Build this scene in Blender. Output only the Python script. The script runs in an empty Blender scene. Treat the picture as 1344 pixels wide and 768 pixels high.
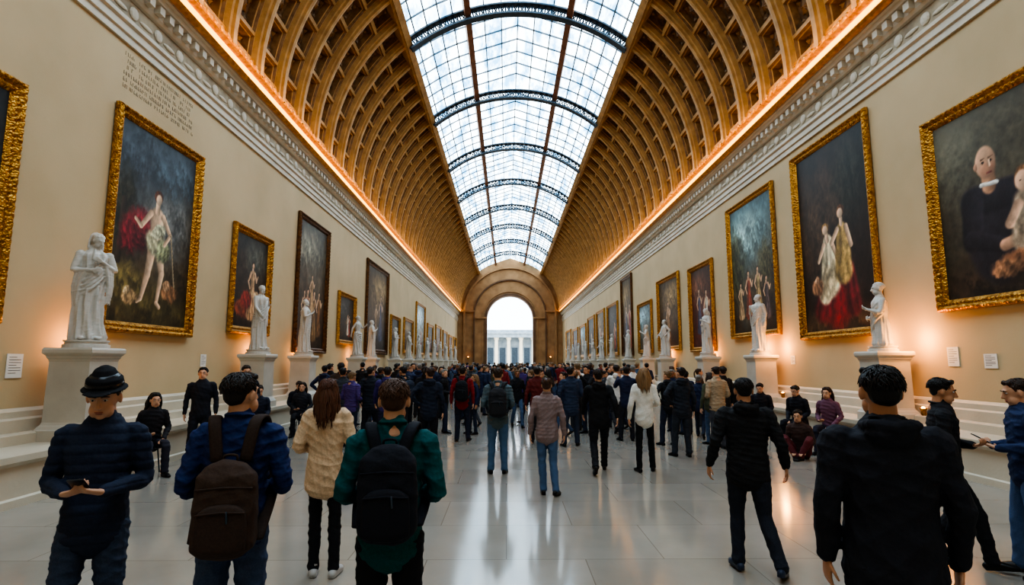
import bpy, math, random, bmesh
import numpy as np
from mathutils import Vector, Matrix
random.seed(7); rng=np.random.RandomState(11)
pi=math.pi
scene=bpy.context.scene
COL=scene.collection
XC=0.5; WL=-7.4; WR=8.4; Y0=-8.4; Y1=82.8; HW=7.5; ZC=9.7; LEDGE=0.66
def lin(c):
    return tuple(((x/255.)/12.92 if x/255.<=.04045 else ((x/255.+.055)/1.055)**2.4) for x in c)+(1.0,)
# ---------------- materials
def newmat(name):
    m=bpy.data.materials.new(name); m.use_nodes=True
    nt=m.node_tree; b=nt.nodes['Principled BSDF']; return m,nt,b
def tex_coord(nt,kind='Object',scale=(1,1,1)):
    tc=nt.nodes.new('ShaderNodeTexCoord'); mp=nt.nodes.new('ShaderNodeMapping')
    mp.inputs['Scale'].default_value=scale
    nt.links.new(tc.outputs[kind],mp.inputs['Vector']); return mp.outputs['Vector']
def noisy(name,c1,c2,scale=3,rough=.6,metal=0,bump=.2,bscale=None,stretch=(1,1,1),spec=None,voro=False):
    m,nt,b=newmat(name)
    v=tex_coord(nt,'Object',stretch)
    n=nt.nodes.new('ShaderNodeTexNoise'); n.inputs['Scale'].default_value=scale; n.inputs['Detail'].default_value=6
    nt.links.new(v,n.inputs['Vector'])
    r=nt.nodes.new('ShaderNodeValToRGB'); r.color_ramp.elements[0].color=lin(c1); r.color_ramp.elements[1].color=lin(c2)
    r.color_ramp.elements[0].position=.3; r.color_ramp.elements[1].position=.7
    nt.links.new(n.outputs['Fac'],r.inputs['Fac']); nt.links.new(r.outputs['Color'],b.inputs['Base Color'])
    b.inputs['Roughness'].default_value=rough; b.inputs['Metallic'].default_value=metal
    if spec is not None: b.inputs['Specular IOR Level'].default_value=spec
    if bump>0:
        if voro:
            n2=nt.nodes.new('ShaderNodeTexVoronoi'); n2.feature='SMOOTH_F1'; out='Distance'
        else:
            n2=nt.nodes.new('ShaderNodeTexNoise'); n2.inputs['Detail'].default_value=8; out='Fac'
        n2.inputs['Scale'].default_value=bscale or scale*6
        nt.links.new(v,n2.inputs['Vector'])
        bp=nt.nodes.new('ShaderNodeBump'); bp.inputs['Strength'].default_value=bump; bp.inputs['Distance'].default_value=.03
        nt.links.new(n2.outputs[out],bp.inputs['Height']); nt.links.new(bp.outputs['Normal'],b.inputs['Normal'])
    return m
def objcol(name,rough=.8,bscale=60,bump=.25,var=.25,stretch=(1,1,1),spec=.3):
    m,nt,b=newmat(name)
    oi=nt.nodes.new('ShaderNodeObjectInfo'); v=tex_coord(nt,'Object',stretch)
    n=nt.nodes.new('ShaderNodeTexNoise'); n.inputs['Scale'].default_value=bscale; n.inputs['Detail'].default_value=4
    nt.links.new(v,n.inputs['Vector'])
    mr=nt.nodes.new('ShaderNodeMapRange'); mr.inputs['To Min'].default_value=1-var; mr.inputs['To Max'].default_value=1+var
    nt.links.new(n.outputs['Fac'],mr.inputs['Value'])
    mx=nt.nodes.new('ShaderNodeVectorMath'); mx.operation='SCALE'
    nt.links.new(oi.outputs['Color'],mx.inputs[0]); nt.links.new(mr.outputs['Result'],mx.inputs['Scale'])
    nt.links.new(mx.outputs['Vector'],b.inputs['Base Color'])
    b.inputs['Roughness'].default_value=rough; b.inputs['Specular IOR Level'].default_value=spec
    bp=nt.nodes.new('ShaderNodeBump'); bp.inputs['Strength'].default_value=bump; bp.inputs['Distance'].default_value=.004
    nt.links.new(n.outputs['Fac'],bp.inputs['Height']); nt.links.new(bp.outputs['Normal'],b.inputs['Normal'])
    return m
def emis(name,c,s):
    m,nt,b=newmat(name)
    b.inputs['Base Color'].default_value=lin(c); b.inputs['Emission Color'].default_value=lin(c); b.inputs['Emission Strength'].default_value=s
    return m
M_wall=noisy('wall_plaster',(192,169,132),(205,182,145),.6,.75,bump=.06,bscale=30)
M_stone=noisy('pale_stone',(196,184,164),(212,200,180),1.2,.5,bump=.08,bscale=20)
M_frieze=noisy('frieze_stone',(140,122,96),(190,174,146),2.5,.6,bump=.6,bscale=9,voro=True)
M_marble=noisy('marble',(192,186,177),(212,206,197),2.0,.42,bump=.05,bscale=40)
M_ped=noisy('pedestal_marble',(180,171,157),(202,193,179),1.5,.45,bump=.05,bscale=30)
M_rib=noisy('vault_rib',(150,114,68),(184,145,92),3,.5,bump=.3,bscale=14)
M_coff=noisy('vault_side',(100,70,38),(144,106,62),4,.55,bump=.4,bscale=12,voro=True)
M_coff2=noisy('vault_floor',(54,34,18),(126,90,50),7,.55,bump=1.0,bscale=6,voro=True)  # brown coffer floors, colour darkened further to deepen shade in the recesses
M_goldtrim=noisy('gilded_moulding',(178,108,28),(222,154,54),8,.35,metal=.4,bump=.6,bscale=12,voro=True)
M_gold=noisy('gilded_frame',(134,84,28),(214,158,72),14,.38,metal=.75,bump=.7,bscale=34,voro=True)
M_dgold=noisy('dark_frame',(70,44,22),(120,80,40),9,.4,metal=.5,bump=.5,bscale=22,voro=True)
M_iron=noisy('painted_iron',(48,60,70),(70,84,96),5,.5,metal=.3,bump=.1)
M_bar=noisy('glazing_bar',(66,82,94),(92,108,120),5,.5,bump=0)
M_beam=noisy('copper_beam',(106,66,42),(144,96,64),3,.5,bump=.2)
M_end=noisy('end_wall_stone',(138,102,66),(170,130,88),1.0,.7,bump=.1,bscale=8)
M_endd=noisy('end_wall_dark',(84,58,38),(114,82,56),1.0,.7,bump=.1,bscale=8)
M_cloth=objcol('cloth',.8,70,.5,.3); M_denim=objcol('trouser_cloth',.85,120,.3,.35); M_skin=objcol('skin',.5,30,.05,.06)
M_hair=objcol('hair_strands',.5,60,.6,.6,(1,1,.12),.4); M_leather=objcol('shoe_leather',.4,40,.1,.1)
M_eye,_,b=newmat('eye_white'); b.inputs['Base Color'].default_value=(.6,.57,.54,1); b.inputs['Roughness'].default_value=.2
M_iris,_,b=newmat('iris'); b.inputs['Base Color'].default_value=(.02,.012,.008,1); b.inputs['Roughness'].default_value=.1
M_lip,_,b=newmat('lip'); b.inputs['Base Color'].default_value=(.36,.13,.1,1)
M_led,nt,b=newmat('cove_light'); b.inputs['Base Color'].default_value=(.8,.5,.15,1); b.inputs['Emission Color'].default_value=(1,.5,.045,1); b.inputs['Emission Strength'].default_value=2.1
M_bulb=emis('lamp_bulb',(255,170,80),10)
M_black,_,b=newmat('black_plastic'); b.inputs['Base Color'].default_value=(.012,.012,.014,1); b.inputs['Roughness'].default_value=.25
M_screen=emis('phone_screen',(150,180,210),.6)
M_card=noisy('label_card',(226,222,214),(236,232,226),5,.6,bump=0)
M_ink,_,b=newmat('ink'); b.inputs['Base Color'].default_value=(.12,.11,.1,1)
M_inscr,_,b=newmat('inscription'); b.inputs['Base Color'].default_value=lin((166,144,112))
M_canvas,nt,b=newmat('oil_canvas')
a=nt.nodes.new('ShaderNodeAttribute'); a.attribute_name='Col'
nz=nt.nodes.new('ShaderNodeTexNoise'); nz.inputs['Scale'].default_value=25; nz.inputs['Detail'].default_value=6
nt.links.new(tex_coord(nt,'Object'),nz.inputs['Vector'])
bp=nt.nodes.new('ShaderNodeBump'); bp.inputs['Strength'].default_value=.15; bp.inputs['Distance'].default_value=.01
nt.links.new(nz.outputs['Fac'],bp.inputs['Height']); nt.links.new(bp.outputs['Normal'],b.inputs['Normal'])
nt.links.new(a.outputs['Color'],b.inputs['Base Color']); b.inputs['Roughness'].default_value=.5
M_glass,nt,b=newmat('skylight_glass')
v=tex_coord(nt,'Object',(1.3,.35,1.3))
n=nt.nodes.new('ShaderNodeTexNoise'); n.inputs['Scale'].default_value=1.4; n.inputs['Detail'].default_value=9; n.inputs['Roughness'].default_value=.65; nt.links.new(v,n.inputs['Vector'])
r=nt.nodes.new('ShaderNodeValToRGB'); r.color_ramp.elements[0].color=lin((92,144,180)); r.color_ramp.elements[1].color=lin((232,246,252))
r.color_ramp.elements[0].position=.4; r.color_ramp.elements[1].position=.59
nt.links.new(n.outputs['Fac'],r.inputs['Fac']); nt.links.new(r.outputs['Color'],b.inputs['Emission Color'])
b.inputs['Base Color'].default_value=(.3,.4,.5,1); b.inputs['Roughness'].default_value=.3
b.inputs['Emission Strength'].default_value=3.9  # panes emit light themselves, standing in for daylight through frosted glass
# floor
M_floor,nt,b=newmat('stone_floor')
v=tex_coord(nt,'Object',(1,1,1))
br=nt.nodes.new('ShaderNodeTexBrick'); br.inputs['Scale'].default_value=1.0; br.inputs['Brick Width'].default_value=1.5; br.inputs['Row Height'].default_value=1.1
br.inputs['Mortar Size'].default_value=.005; br.inputs['Color1'].default_value=lin((152,144,133)); br.inputs['Color2'].default_value=lin((160,152,141)); br.inputs['Mortar'].default_value=lin((130,121,109))
nt.links.new(v,br.inputs['Vector'])
n=nt.nodes.new('ShaderNodeTexNoise'); n.inputs['Scale'].default_value=1.6; n.inputs['Detail'].default_value=8; nt.links.new(v,n.inputs['Vector'])
mx=nt.nodes.new('ShaderNodeMix'); mx.data_type='RGBA'; mx.blend_type='MULTIPLY'; mx.inputs['Factor'].default_value=.35
nt.links.new(br.outputs['Color'],mx.inputs['A'])
mr=nt.nodes.new('ShaderNodeMapRange'); mr.inputs['To Min'].default_value=.5; mr.inputs['To Max'].default_value=1.35
nt.links.new(n.outputs['Fac'],mr.inputs['Value'])
cb=nt.nodes.new('ShaderNodeCombineColor')
for i in range(3): nt.links.new(mr.outputs['Result'],cb.inputs[i])
nt.links.new(cb.outputs['Color'],mx.inputs['B'])
nt.links.new(mx.outputs['Result'],b.inputs['Base Color'])
mr2=nt.nodes.new('ShaderNodeMapRange'); mr2.inputs['To Min'].default_value=.06; mr2.inputs['To Max'].default_value=.2
nt.links.new(n.outputs['Fac'],mr2.inputs['Value']); nt.links.new(mr2.outputs['Result'],b.inputs['Roughness'])
b.inputs['Specular IOR Level'].default_value=1.0

# ---------------- geometry kit
class Geo:
    def __init__(s): s.v=[]; s.f=[]; s.mi=[]; s.M=None; s.m=0
    def add(s,vs,fs,m=None):
        o=len(s.v)
        if s.M is not None: vs=[tuple(s.M@Vector(p)) for p in vs]
        s.v+= [tuple(p) for p in vs]; s.f+=[tuple(i+o for i in f) for f in fs]; s.mi+=[s.m if m is None else m]*len(fs)
    def tube(s,pts,rad,side=(1,0,0),n=14,e=2.0,fold=None,sub=0,m=None):
        pts=[Vector(p) for p in pts]; rad=[(r,r) if not isinstance(r,(tuple,list)) else tuple(r) for r in rad]
        if sub:
            P=[];R=[]
            for i in range(len(pts)-1):
                p0=pts[max(i-1,0)];p1=pts[i];p2=pts[i+1];p3=pts[min(i+2,len(pts)-1)]
                for k in range(sub):
                    t=k/sub
                    P.append(0.5*((2*p1)+(p2-p0)*t+(2*p0-5*p1+4*p2-p3)*t*t+(3*p1-p0-3*p2+p3)*t**3))
                    tt=t*t*(3-2*t)
                    R.append(tuple(rad[i][j]*(1-tt)+rad[i+1][j]*tt for j in (0,1)))
            P.append(pts[-1]);R.append(rad[-1]); pts=P; rad=R
        N=len(pts)
        ts=[(pts[min(i+1,N-1)]-pts[max(i-1,0)]).normalized() for i in range(N)]
        a0,b0=rad[0]; a1,b1=rad[-1]; q0=min(a0,b0); q1=min(a1,b1)
        seq=[(pts[0]-ts[0]*q0*.8,.3,rad[0],ts[0],0),(pts[0]-ts[0]*q0*.5,.75,rad[0],ts[0],0)]+[(pts[i],1,rad[i],ts[i],i/(N-1)) for i in range(N)]+[(pts[-1]+ts[-1]*q1*.5,.75,rad[-1],ts[-1],1),(pts[-1]+ts[-1]*q1*.8,.3,rad[-1],ts[-1],1)]
        vs=[]
        for (p,sc,(a,b),t,u) in seq:
            sd=Vector(side); x=sd-t*sd.dot(t)
            if x.length<.1:
                sd=Vector((0,1,0)); x=sd-t*sd.dot(t)
            x.normalize(); y=t.cross(x)
            for k in range(n):
                th=2*pi*k/n; c=math.cos(th); d=math.sin(th)
                if e!=2: c=math.copysign(abs(c)**(2/e),c); d=math.copysign(abs(d)**(2/e),d)
                f=sc*(fold(th,u) if fold else 1)
                vs.append(p+x*a*f*c+y*b*f*d)
        fs=[]; L=len(seq)
        for i in range(L-1):
            for k in range(n): fs.append((i*n+k,i*n+(k+1)%n,(i+1)*n+(k+1)%n,(i+1)*n+k))
        fs.append(tuple(range(n-1,-1,-1))); fs.append(tuple((L-1)*n+k for k in range(n)))
        s.add(vs,fs,m)
    def ell(s,c,r,n=14,m=None):
        vs=[];fs=[];R=max(6,n//2+1)
        if not isinstance(r,(tuple,list)): r=(r,r,r)
        for i in range(1,R):
            a=pi*i/R
            for k in range(n):
                t=2*pi*k/n; vs.append((c[0]+r[0]*math.sin(a)*math.cos(t),c[1]+r[1]*math.sin(a)*math.sin(t),c[2]+r[2]*math.cos(a)))
        for i in range(R-2):
            for k in range(n): fs.append((i*n+k,(i+1)*n+k,(i+1)*n+(k+1)%n,i*n+(k+1)%n))
        vs.append((c[0],c[1],c[2]+r[2])); vs.append((c[0],c[1],c[2]-r[2])); T=len(vs)-2
        for k in range(n):
            fs.append((T,k,(k+1)%n)); fs.append((T+1,(R-2)*n+(k+1)%n,(R-2)*n+k))
        s.add(vs,fs,m)
    def box(s,lo,hi,m=None):
        x0,y0,z0=lo;x1,y1,z1=hi
        s.add([(x0,y0,z0),(x1,y0,z0),(x1,y1,z0),(x0,y1,z0),(x0,y0,z1),(x1,y0,z1),(x1,y1,z1),(x0,y1,z1)],
              [(0,3,2,1),(4,5,6,7),(0,1,5,4),(1,2,6,5),(2,3,7,6),(3,0,4,7)],m)
    def sqlathe(s,prof,m=None):
        vs=[];fs=[]
        for (h,z) in prof: vs+=[(-h,-h,z),(h,-h,z),(h,h,z),(-h,h,z)]
        n=len(prof)
        for i in range(n-1):
            for k in range(4): fs.append((i*4+k,i*4+(k+1)%4,(i+1)*4+(k+1)%4,(i+1)*4+k))
        fs.append((3,2,1,0)); fs.append(tuple((n-1)*4+k for k in range(4)))
        s.add(vs,fs,m)
    def lathe(s,prof,n=24,c=(0,0),m=None,ey=1):
        vs=[];fs=[]
        for (h,z) in prof:
            for k in range(n): vs.append((c[0]+h*math.cos(2*pi*k/n),c[1]+ey*h*math.sin(2*pi*k/n),z))
        L=len(prof)
        for i in range(L-1):
            for k in range(n): fs.append((i*n+k,i*n+(k+1)%n,(i+1)*n+(k+1)%n,(i+1)*n+k))
        fs.append(tuple(range(n-1,-1,-1))); fs.append(tuple((L-1)*n+k for k in range(n)))
        s.add(vs,fs,m)
    def mesh(s,name,mats,smooth=False):
        me=bpy.data.meshes.new(name); me.from_pydata(s.v,[],s.f)
        for m in mats: me.materials.append(m)
        if any(s.mi): me.polygons.foreach_set('material_index',s.mi)
        if smooth: me.polygons.foreach_set('use_smooth',[True]*len(me.polygons))
        me.update(); return me
def remesh(G,name,mat,vox,smooth=3,disp=None):
    me=G.mesh('tmp',[])
    ob=bpy.data.objects.new('tmp',me); COL.objects.link(ob)
    r=ob.modifiers.new('r','REMESH'); r.mode='VOXEL'; r.voxel_size=vox; r.use_smooth_shade=True
    sm=ob.modifiers.new('s','SMOOTH'); sm.iterations=smooth; sm.factor=.5
    dg=bpy.context.evaluated_depsgraph_get(); dg.update()
    out=bpy.data.meshes.new_from_object(ob.evaluated_get(dg))
    bpy.data.objects.remove(ob); bpy.data.meshes.remove(me)
    out.name=name; out.materials.clear(); out.materials.append(mat)
    if disp:
        N=len(out.vertices); co=np.empty(N*3); out.vertices.foreach_get('co',co); co=co.reshape(-1,3)
        no=np.empty(N*3); out.vertex_normals.foreach_get('vector',no); no=no.reshape(-1,3)
        out.vertices.foreach_set('co',(co+no*disp(co)[:,None]).ravel())
    out.polygons.foreach_set('use_smooth',[True]*len(out.polygons)); out.update()
    return out
def join(a,b):
    bm=bmesh.new(); bm.from_mesh(a); bm.from_mesh(b); bm.to_mesh(a); bm.free(); bpy.data.meshes.remove(b)
    a.polygons.foreach_set('use_smooth',[True]*len(a.polygons)); a.update(); return a
def obj(name,me,parent=None,loc=(0,0,0),rot=(0,0,0),sc=1,color=None,label=None,cat=None,group=None,kind=None):
    o=bpy.data.objects.new(name,me); COL.objects.link(o)
    o.location=loc; o.rotation_euler=rot; o.scale=(sc,)*3 if not isinstance(sc,tuple) else sc
    if parent: o.parent=parent
    if color is not None: o.color=color
    if label: o['label']=label
    if cat: o['category']=cat
    if group: o['group']=group
    if kind: o['kind']=kind
    return o
def struct(name,G,mats,label,cat,smooth=False):
    return obj(name,G.mesh(name,mats,smooth),label=label,cat=cat,kind='structure')

# ---------------- room shell
G=Geo(); G.box((WL-.3,Y0-.3,-.2),(WR+.3,Y1+2,0)); struct('floor',G,[M_floor],'polished beige stone slab gallery floor','floor')
G=Geo(); G.box((WL-.3,Y0,0),(WL,Y1,9.9)); struct('wall_left',G,[M_wall],'long beige plaster gallery wall hung with paintings','wall')
G=Geo(); G.box((WR,Y0,0),(WR+.3,Y1,9.9)); struct('wall_right',G,[M_wall],'long beige plaster gallery wall hung with paintings','wall')
G=Geo(); G.box((WL,Y0-.3,0),(WR,Y0,18.2)); struct('wall_back',G,[M_wall],'plain beige plaster end wall','wall')
# vault
G=Geo(); pitch=1.52
def vp(R,phi,y,sgn): return (XC+sgn*R*math.sin(phi),y,ZC+R*math.cos(phi))
rows=6; ncol=int(round((Y1-Y0)/pitch)); pitch=(Y1-Y0)/ncol
pa,pb=math.radians(90),math.radians(40.4)
for sgn in (-1,1):
    for j in range(ncol):
        ya=Y0+j*pitch; yb=ya+pitch
        for i in range(rows):
            p0=pa+(pb-pa)*i/rows; p1=pa+(pb-pa)*(i+1)/rows
            def ring(R,iy,ia,div=3):
                q0=p0-ia/7.5; q1=p1+ia/7.5
                out=[vp(R,q0+(q1-q0)*k/div,ya+iy,sgn) for k in range(div+1)]
                out+=[vp(R,q1+(q0-q1)*k/div,yb-iy,sgn) for k in range(div+1)]
                return out
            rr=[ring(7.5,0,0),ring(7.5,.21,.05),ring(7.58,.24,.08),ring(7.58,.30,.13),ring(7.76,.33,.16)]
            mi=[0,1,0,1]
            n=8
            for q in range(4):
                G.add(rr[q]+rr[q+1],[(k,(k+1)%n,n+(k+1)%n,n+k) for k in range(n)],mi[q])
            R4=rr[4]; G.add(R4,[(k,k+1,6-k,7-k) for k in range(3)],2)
            pc=(p0+p1)/2; yc=(ya+yb)/2; cen=Vector(vp(7.75,pc,yc,sgn)); nn=Vector((-sgn*math.sin(pc),0,-math.cos(pc))); tt=Vector((0,1,0)); bb=nn.cross(tt)
            pts=[cen+nn*.15]
            for k in range(16):
                rad=.31 if k%2 else .18
                pts.append(cen+tt*rad*math.cos(2*pi*k/16)+bb*rad*math.sin(2*pi*k/16)+nn*.01)
            G.add(pts,[(0,1+k,1+(k+1)%16) for k in range(16)],1)
            for (ty,tb) in ((-.31,-.28),(.31,-.28),(-.31,.28),(.31,.28)):
                c2=cen+tt*ty+bb*tb; G.add([c2+nn*.08,c2+tt*.1,c2+bb*.1,c2-tt*.1,c2-bb*.1],[(0,1,2),(0,2,3),(0,3,4),(0,4,1)],1)
        w=.18; vs=[];fs=[];D=14
        for k in range(D+1):
            ph=pa+(pb-pa)*k/D
            for (R,yy) in ((7.5,-w),(7.36,-w*.9),(7.34,-w*.55),(7.26,-w*.5),(7.24,0),(7.26,w*.5),(7.34,w*.55),(7.36,w*.9),(7.5,w)): vs.append(vp(R,ph,ya+yy,sgn))
        for k in range(D):
            for q in range(8): fs.append((k*9+q,k*9+q+1,k*9+10+q,k*9+9+q))
        G.add(vs,fs,0)
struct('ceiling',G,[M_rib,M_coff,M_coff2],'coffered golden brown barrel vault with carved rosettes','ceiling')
def longbeam(G,pts,m=0):
    n=len(pts); vs=[(x,Y0,z) for x,z in pts]+[(x,Y1,z) for x,z in pts]
    G.add(vs,[(k,(k+1)%n,n+(k+1)%n,n+k) for k in range(n)],m)
def radrect(phi,R0,R1,w):
    s,c=math.sin(phi),math.cos(phi)
    return [(XC+R*s+d*c,ZC+R*c-d*s) for R,d in ((R0,-w),(R0,w),(R1,w),(R1,-w))]
for i,(ph,w,R0,lb,mt) in enumerate(((-40.4,.2,7.2,'brown moulded curb along skylight edge',M_rib),(40.4,.2,7.2,'brown moulded curb along skylight edge',M_rib),(-17.5,.13,7.2,'copper brown longitudinal skylight beam',M_beam),(17.5,.13,7.2,'copper brown longitudinal skylight beam',M_beam))):
    G=Geo(); longbeam(G,radrect(math.radians(ph),R0,7.75,w))
    if i<2:
        longbeam(G,radrect(math.radians(ph),R0-.06,R0+.1,w*.5))
    struct('trim_%d'%(i+1),G,[mt],lb,'beam')
def gp(phid,extra=0):
    a=math.radians(abs(phid)); s=1 if phid>=0 else -1
    if abs(phid)>=17.5: return (XC+s*7.55*math.sin(a),ZC+7.55*math.cos(a)+extra)
    xe=7.55*math.sin(math.radians(17.5)); ze=7.55*math.cos(math.radians(17.5)); t=abs(phid)/17.5
    return (XC+s*xe*t,ZC+ze+.75*(1-t)+extra)
phs=[-40.4+22.9*k/5 for k in range(5)]+[-17.5+17.5*k/3 for k in range(3)]+[17.5*k/3 for k in range(3)]+[17.5+22.9*k/5 for k in range(6)]
RIBY=[Y0+7.6*k for k in range(13)]
for bnum in range(12):
    ya=RIBY[bnum]; yb=ya+7.6; G=Geo()
    P=[gp(p) for p in phs]
    for k in range(len(P)-1):
        G.add([(P[k][0],ya,P[k][1]),(P[k+1][0],ya,P[k+1][1]),(P[k+1][0],yb,P[k+1][1]),(P[k][0],yb,P[k][1])],[(0,1,2,3)],0)
    for k,p in enumerate(P):
        G.box((p[0]-.024,ya,p[1]-.09),(p[0]+.024,yb,p[1]-.01),1)
    for j in range(1,7):
        y=ya+7.6/7*j
        for k in range(len(P)-1):
            a=P[k];c=P[k+1]
            vs=[(a[0],y-.022,a[1]-.01),(c[0],y-.022,c[1]-.01),(c[0],y+.022,c[1]-.01),(a[0],y+.022,a[1]-.01)]
            vs+=[(q[0],q[1],q[2]-.07) for q in vs]
            G.add(vs,[(4,5,6,7),(0,1,5,4),(2,3,7,6)],1)
    struct('window_%d'%(bnum+1),G,[M_glass,M_bar],'bay of pale blue skylight glass with iron glazing bars','skylight')
tn=5
for y in RIBY[1:-1]:
    G=Geo(); D=36; a0=math.radians(-40.4); a1=-a0
    def seg(R,h,w):
        vs=[];fs=[]
        for k in range(D+1):
            ph=a0+(a1-a0)*k/D
            for (r,d) in ((R,-w),(R,w),(R+h,w),(R+h,-w)):
                vs.append((XC+r*math.sin(ph),y+d,ZC+r*math.cos(ph)))
        for k in range(D):
            for q in range(4): fs.append((k*4+q,k*4+(q+1)%4,k*4+4+(q+1)%4,k*4+4+q))
        G.add(vs,fs)
    seg(6.98,.07,.17); seg(7.42,.07,.17)
    for k in range(D):
        for fl in (0,1):
            pA=a0+(a1-a0)*(k+fl)/D; pB=a0+(a1-a0)*(k+1-fl)/D
            A=Vector((XC+7.04*math.sin(pA),y,ZC+7.04*math.cos(pA))); B=Vector((XC+7.44*math.sin(pB),y,ZC+7.44*math.cos(pB)))
            G.tube([A,B],[.03,.03],side=(0,1,0),n=4)
        pA=a0+(a1-a0)*k/D
        G.tube([(XC+7.04*math.sin(pA),y,ZC+7.04*math.cos(pA)),(XC+7.44*math.sin(pA),y,ZC+7.44*math.cos(pA))],[.035,.035],side=(0,1,0),n=4)
    struct('trim_%d'%tn,G,[M_iron],'blue-grey iron lattice arch across the skylight','beam'); tn+=1
# cornices
def sweep(G,prof,side,m=0,ya=Y0,yb=Y1):
    X=(lambda d:WL+d) if side<0 else (lambda d:WR-d)
    n=len(prof); vs=[(X(d),ya,z) for d,z in prof]+[(X(d),yb,z) for d,z in prof]
    G.add(vs,[(k,k+1,n+k+1,n+k) for k in range(n-1)],m)
for side,sn in ((-1,'left'),(1,'right')):
    X=(lambda d:WL+d) if side<0 else (lambda d:WR-d)
    G=Geo()
    sweep(G,[(0,8.0),(.05,8.0),(.05,8.14),(.09,8.16),(.09,8.3),(.14,8.34),(.14,8.42),(.06,8.44)],side)
    sweep(G,[(.06,8.44),(.06,8.86)],side,1)
    sweep(G,[(.06,8.86),(.12,8.88),(.15,8.95),(.15,9.12),(.3,9.16),(.34,9.24),(.40,9.26),(.40,9.3),(.43,9.32)],side)
    y=Y0+.1
    while y<Y1:
        lo=(min(X(.15),X(.28)),y,8.97); hi=(max(X(.15),X(.28)),y+.16,9.13); G.box(lo,hi,0)
        y+=.32
    y=Y0+.3
    while y<Y1:
        if y>2:
            G.ell((X(.07),y,8.65),(.04,.13,.13),8,0); G.ell((X(.07),y+.38,8.6),(.03,.2,.05),8,0)
        y+=.76
    struct('trim_%d'%tn,G,[M_stone,M_frieze],'pale carved stone cornice with dentils and frieze','cornice'); tn+=1
    G=Geo(); sweep(G,[(.44,9.44),(.49,9.45),(.49,9.6),(.44,9.61)],side)
    struct('trim_%d'%tn,G,[M_led],'glowing amber light strip along the cornice','light strip'); tn+=1
    G=Geo(); sweep(G,[(.43,9.28),(.5,9.31),(.55,9.37),(.5,9.44),(.44,9.44)],side)
    sweep(G,[(.44,9.61),(.50,9.63),(.6,9.68),(.62,9.76),(.56,9.84),(.45,9.88),(.5,9.93),(.48,10.05),(.36,10.08)],side)
    y=Y0
    while y<Y1:
        if y>2: G.ell((X(.6),y,9.75),(.05,.1,.08),8,0)
        y+=.3
    struct('trim_%d'%tn,G,[M_goldtrim],'gilded leaf moulding framing the light strip','cornice'); tn+=1
    G=Geo(); sweep(G,[(1.1,0),(1.1,.1),(1.06,.12),(1.06,.52),(1.1,.55),(1.14,.58),(1.14,LEDGE),(0,LEDGE)],side)
    struct('trim_%d'%tn,G,[M_stone],'pale stone ledge running along the wall','ledge'); tn+=1
    G=Geo(); sweep(G,[(.3,LEDGE),(.3,.8),(.26,.82),(.12,.82),(.12,1.0),(.08,1.03),(.08,1.12),(.04,1.16),(0,1.17)],side)
    struct('baseboard_'+sn,G,[M_stone],'moulded pale stone wall base above the ledge','baseboard')
    l=bpy.data.lights.new('cove_lamp','AREA'); l.shape='RECTANGLE'; l.size=Y1-Y0-1; l.size_y=.1; l.energy=330; l.color=(1,.58,.2)
    lo=bpy.data.objects.new('cove_lamp',l); COL.objects.link(lo); lo.location=(X(.95),(Y0+Y1)/2,9.6)
    xa=Vector((0,1,0))
    d=Vector((side*.5,0,.87)).normalized(); zax=-d; yax=zax.cross(xa).normalized()
    lo.rotation_euler=Matrix((xa,yax,zax)).transposed().to_euler()
# far wall with arch
G=Geo(); r=3.45; zs=8.4; D=28; yw=Y1
G.add([(WL,yw,0),(XC-r,yw,0),(XC-r,yw,zs),(WL,yw,ZC)],[(0,1,2,3)]); G.add([(WR,yw,0),(XC+r,yw,0),(XC+r,yw,zs),(WR,yw,ZC)],[(0,1,2,3)])
vs=[];
for k in range(D+1):
    t=pi*k/D
    vs.append((XC-r*math.cos(t),yw,zs+r*math.sin(t))); vs.append((XC-7.9*math.cos(t),yw,ZC+8.6*math.sin(t)))
G.add(vs,[(2*k,2*k+1,2*k+3,2*k+2) for k in range(D)])
def archband(G,r0,r1,zs,y0,y1,zb,m):
    sec=[]
    for k in range(-1,D+2):
        if k==-1: f=lambda r:(XC-r,zb)
        elif k==D+1: f=lambda r:(XC+r,zb)
        else:
            t=pi*k/D; f=lambda r,t=t:(XC-r*math.cos(t),zs+r*math.sin(t))
        a=f(r0);c=f(r1); sec+=[(a[0],y1,a[1]),(a[0],y0,a[1]),(c[0],y0,c[1]),(c[0],y1,c[1])]
    n=D+3
    G.add(sec,[(4*k+q,4*k+q+1,4*k+5+q,4*k+4+q) for k in range(n-1) for q in range(3)],m)
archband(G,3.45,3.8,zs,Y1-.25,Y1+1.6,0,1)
archband(G,4.05,4.2,zs,Y1-.15,Y1+.1,0,0)
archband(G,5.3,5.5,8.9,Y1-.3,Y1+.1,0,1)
archband(G,6.7,7.0,9.3,Y1-.35,Y1+.1,0,0)
G.box((XC-5.2,Y1-.3,8.4),(XC-3.5,Y1,8.65),0); G.box((XC+3.5,Y1-.3,8.4),(XC+5.2,Y1,8.65),0)
G.box((WL,Y1-.4,9.4),(XC-5.3,Y1,9.65),0); G.box((XC+5.3,Y1-.4,9.4),(WR,Y1,9.65),0)
struct('wall_far',G,[M_end,M_endd],'tan stone end wall with tall open arch','wall')
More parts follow.
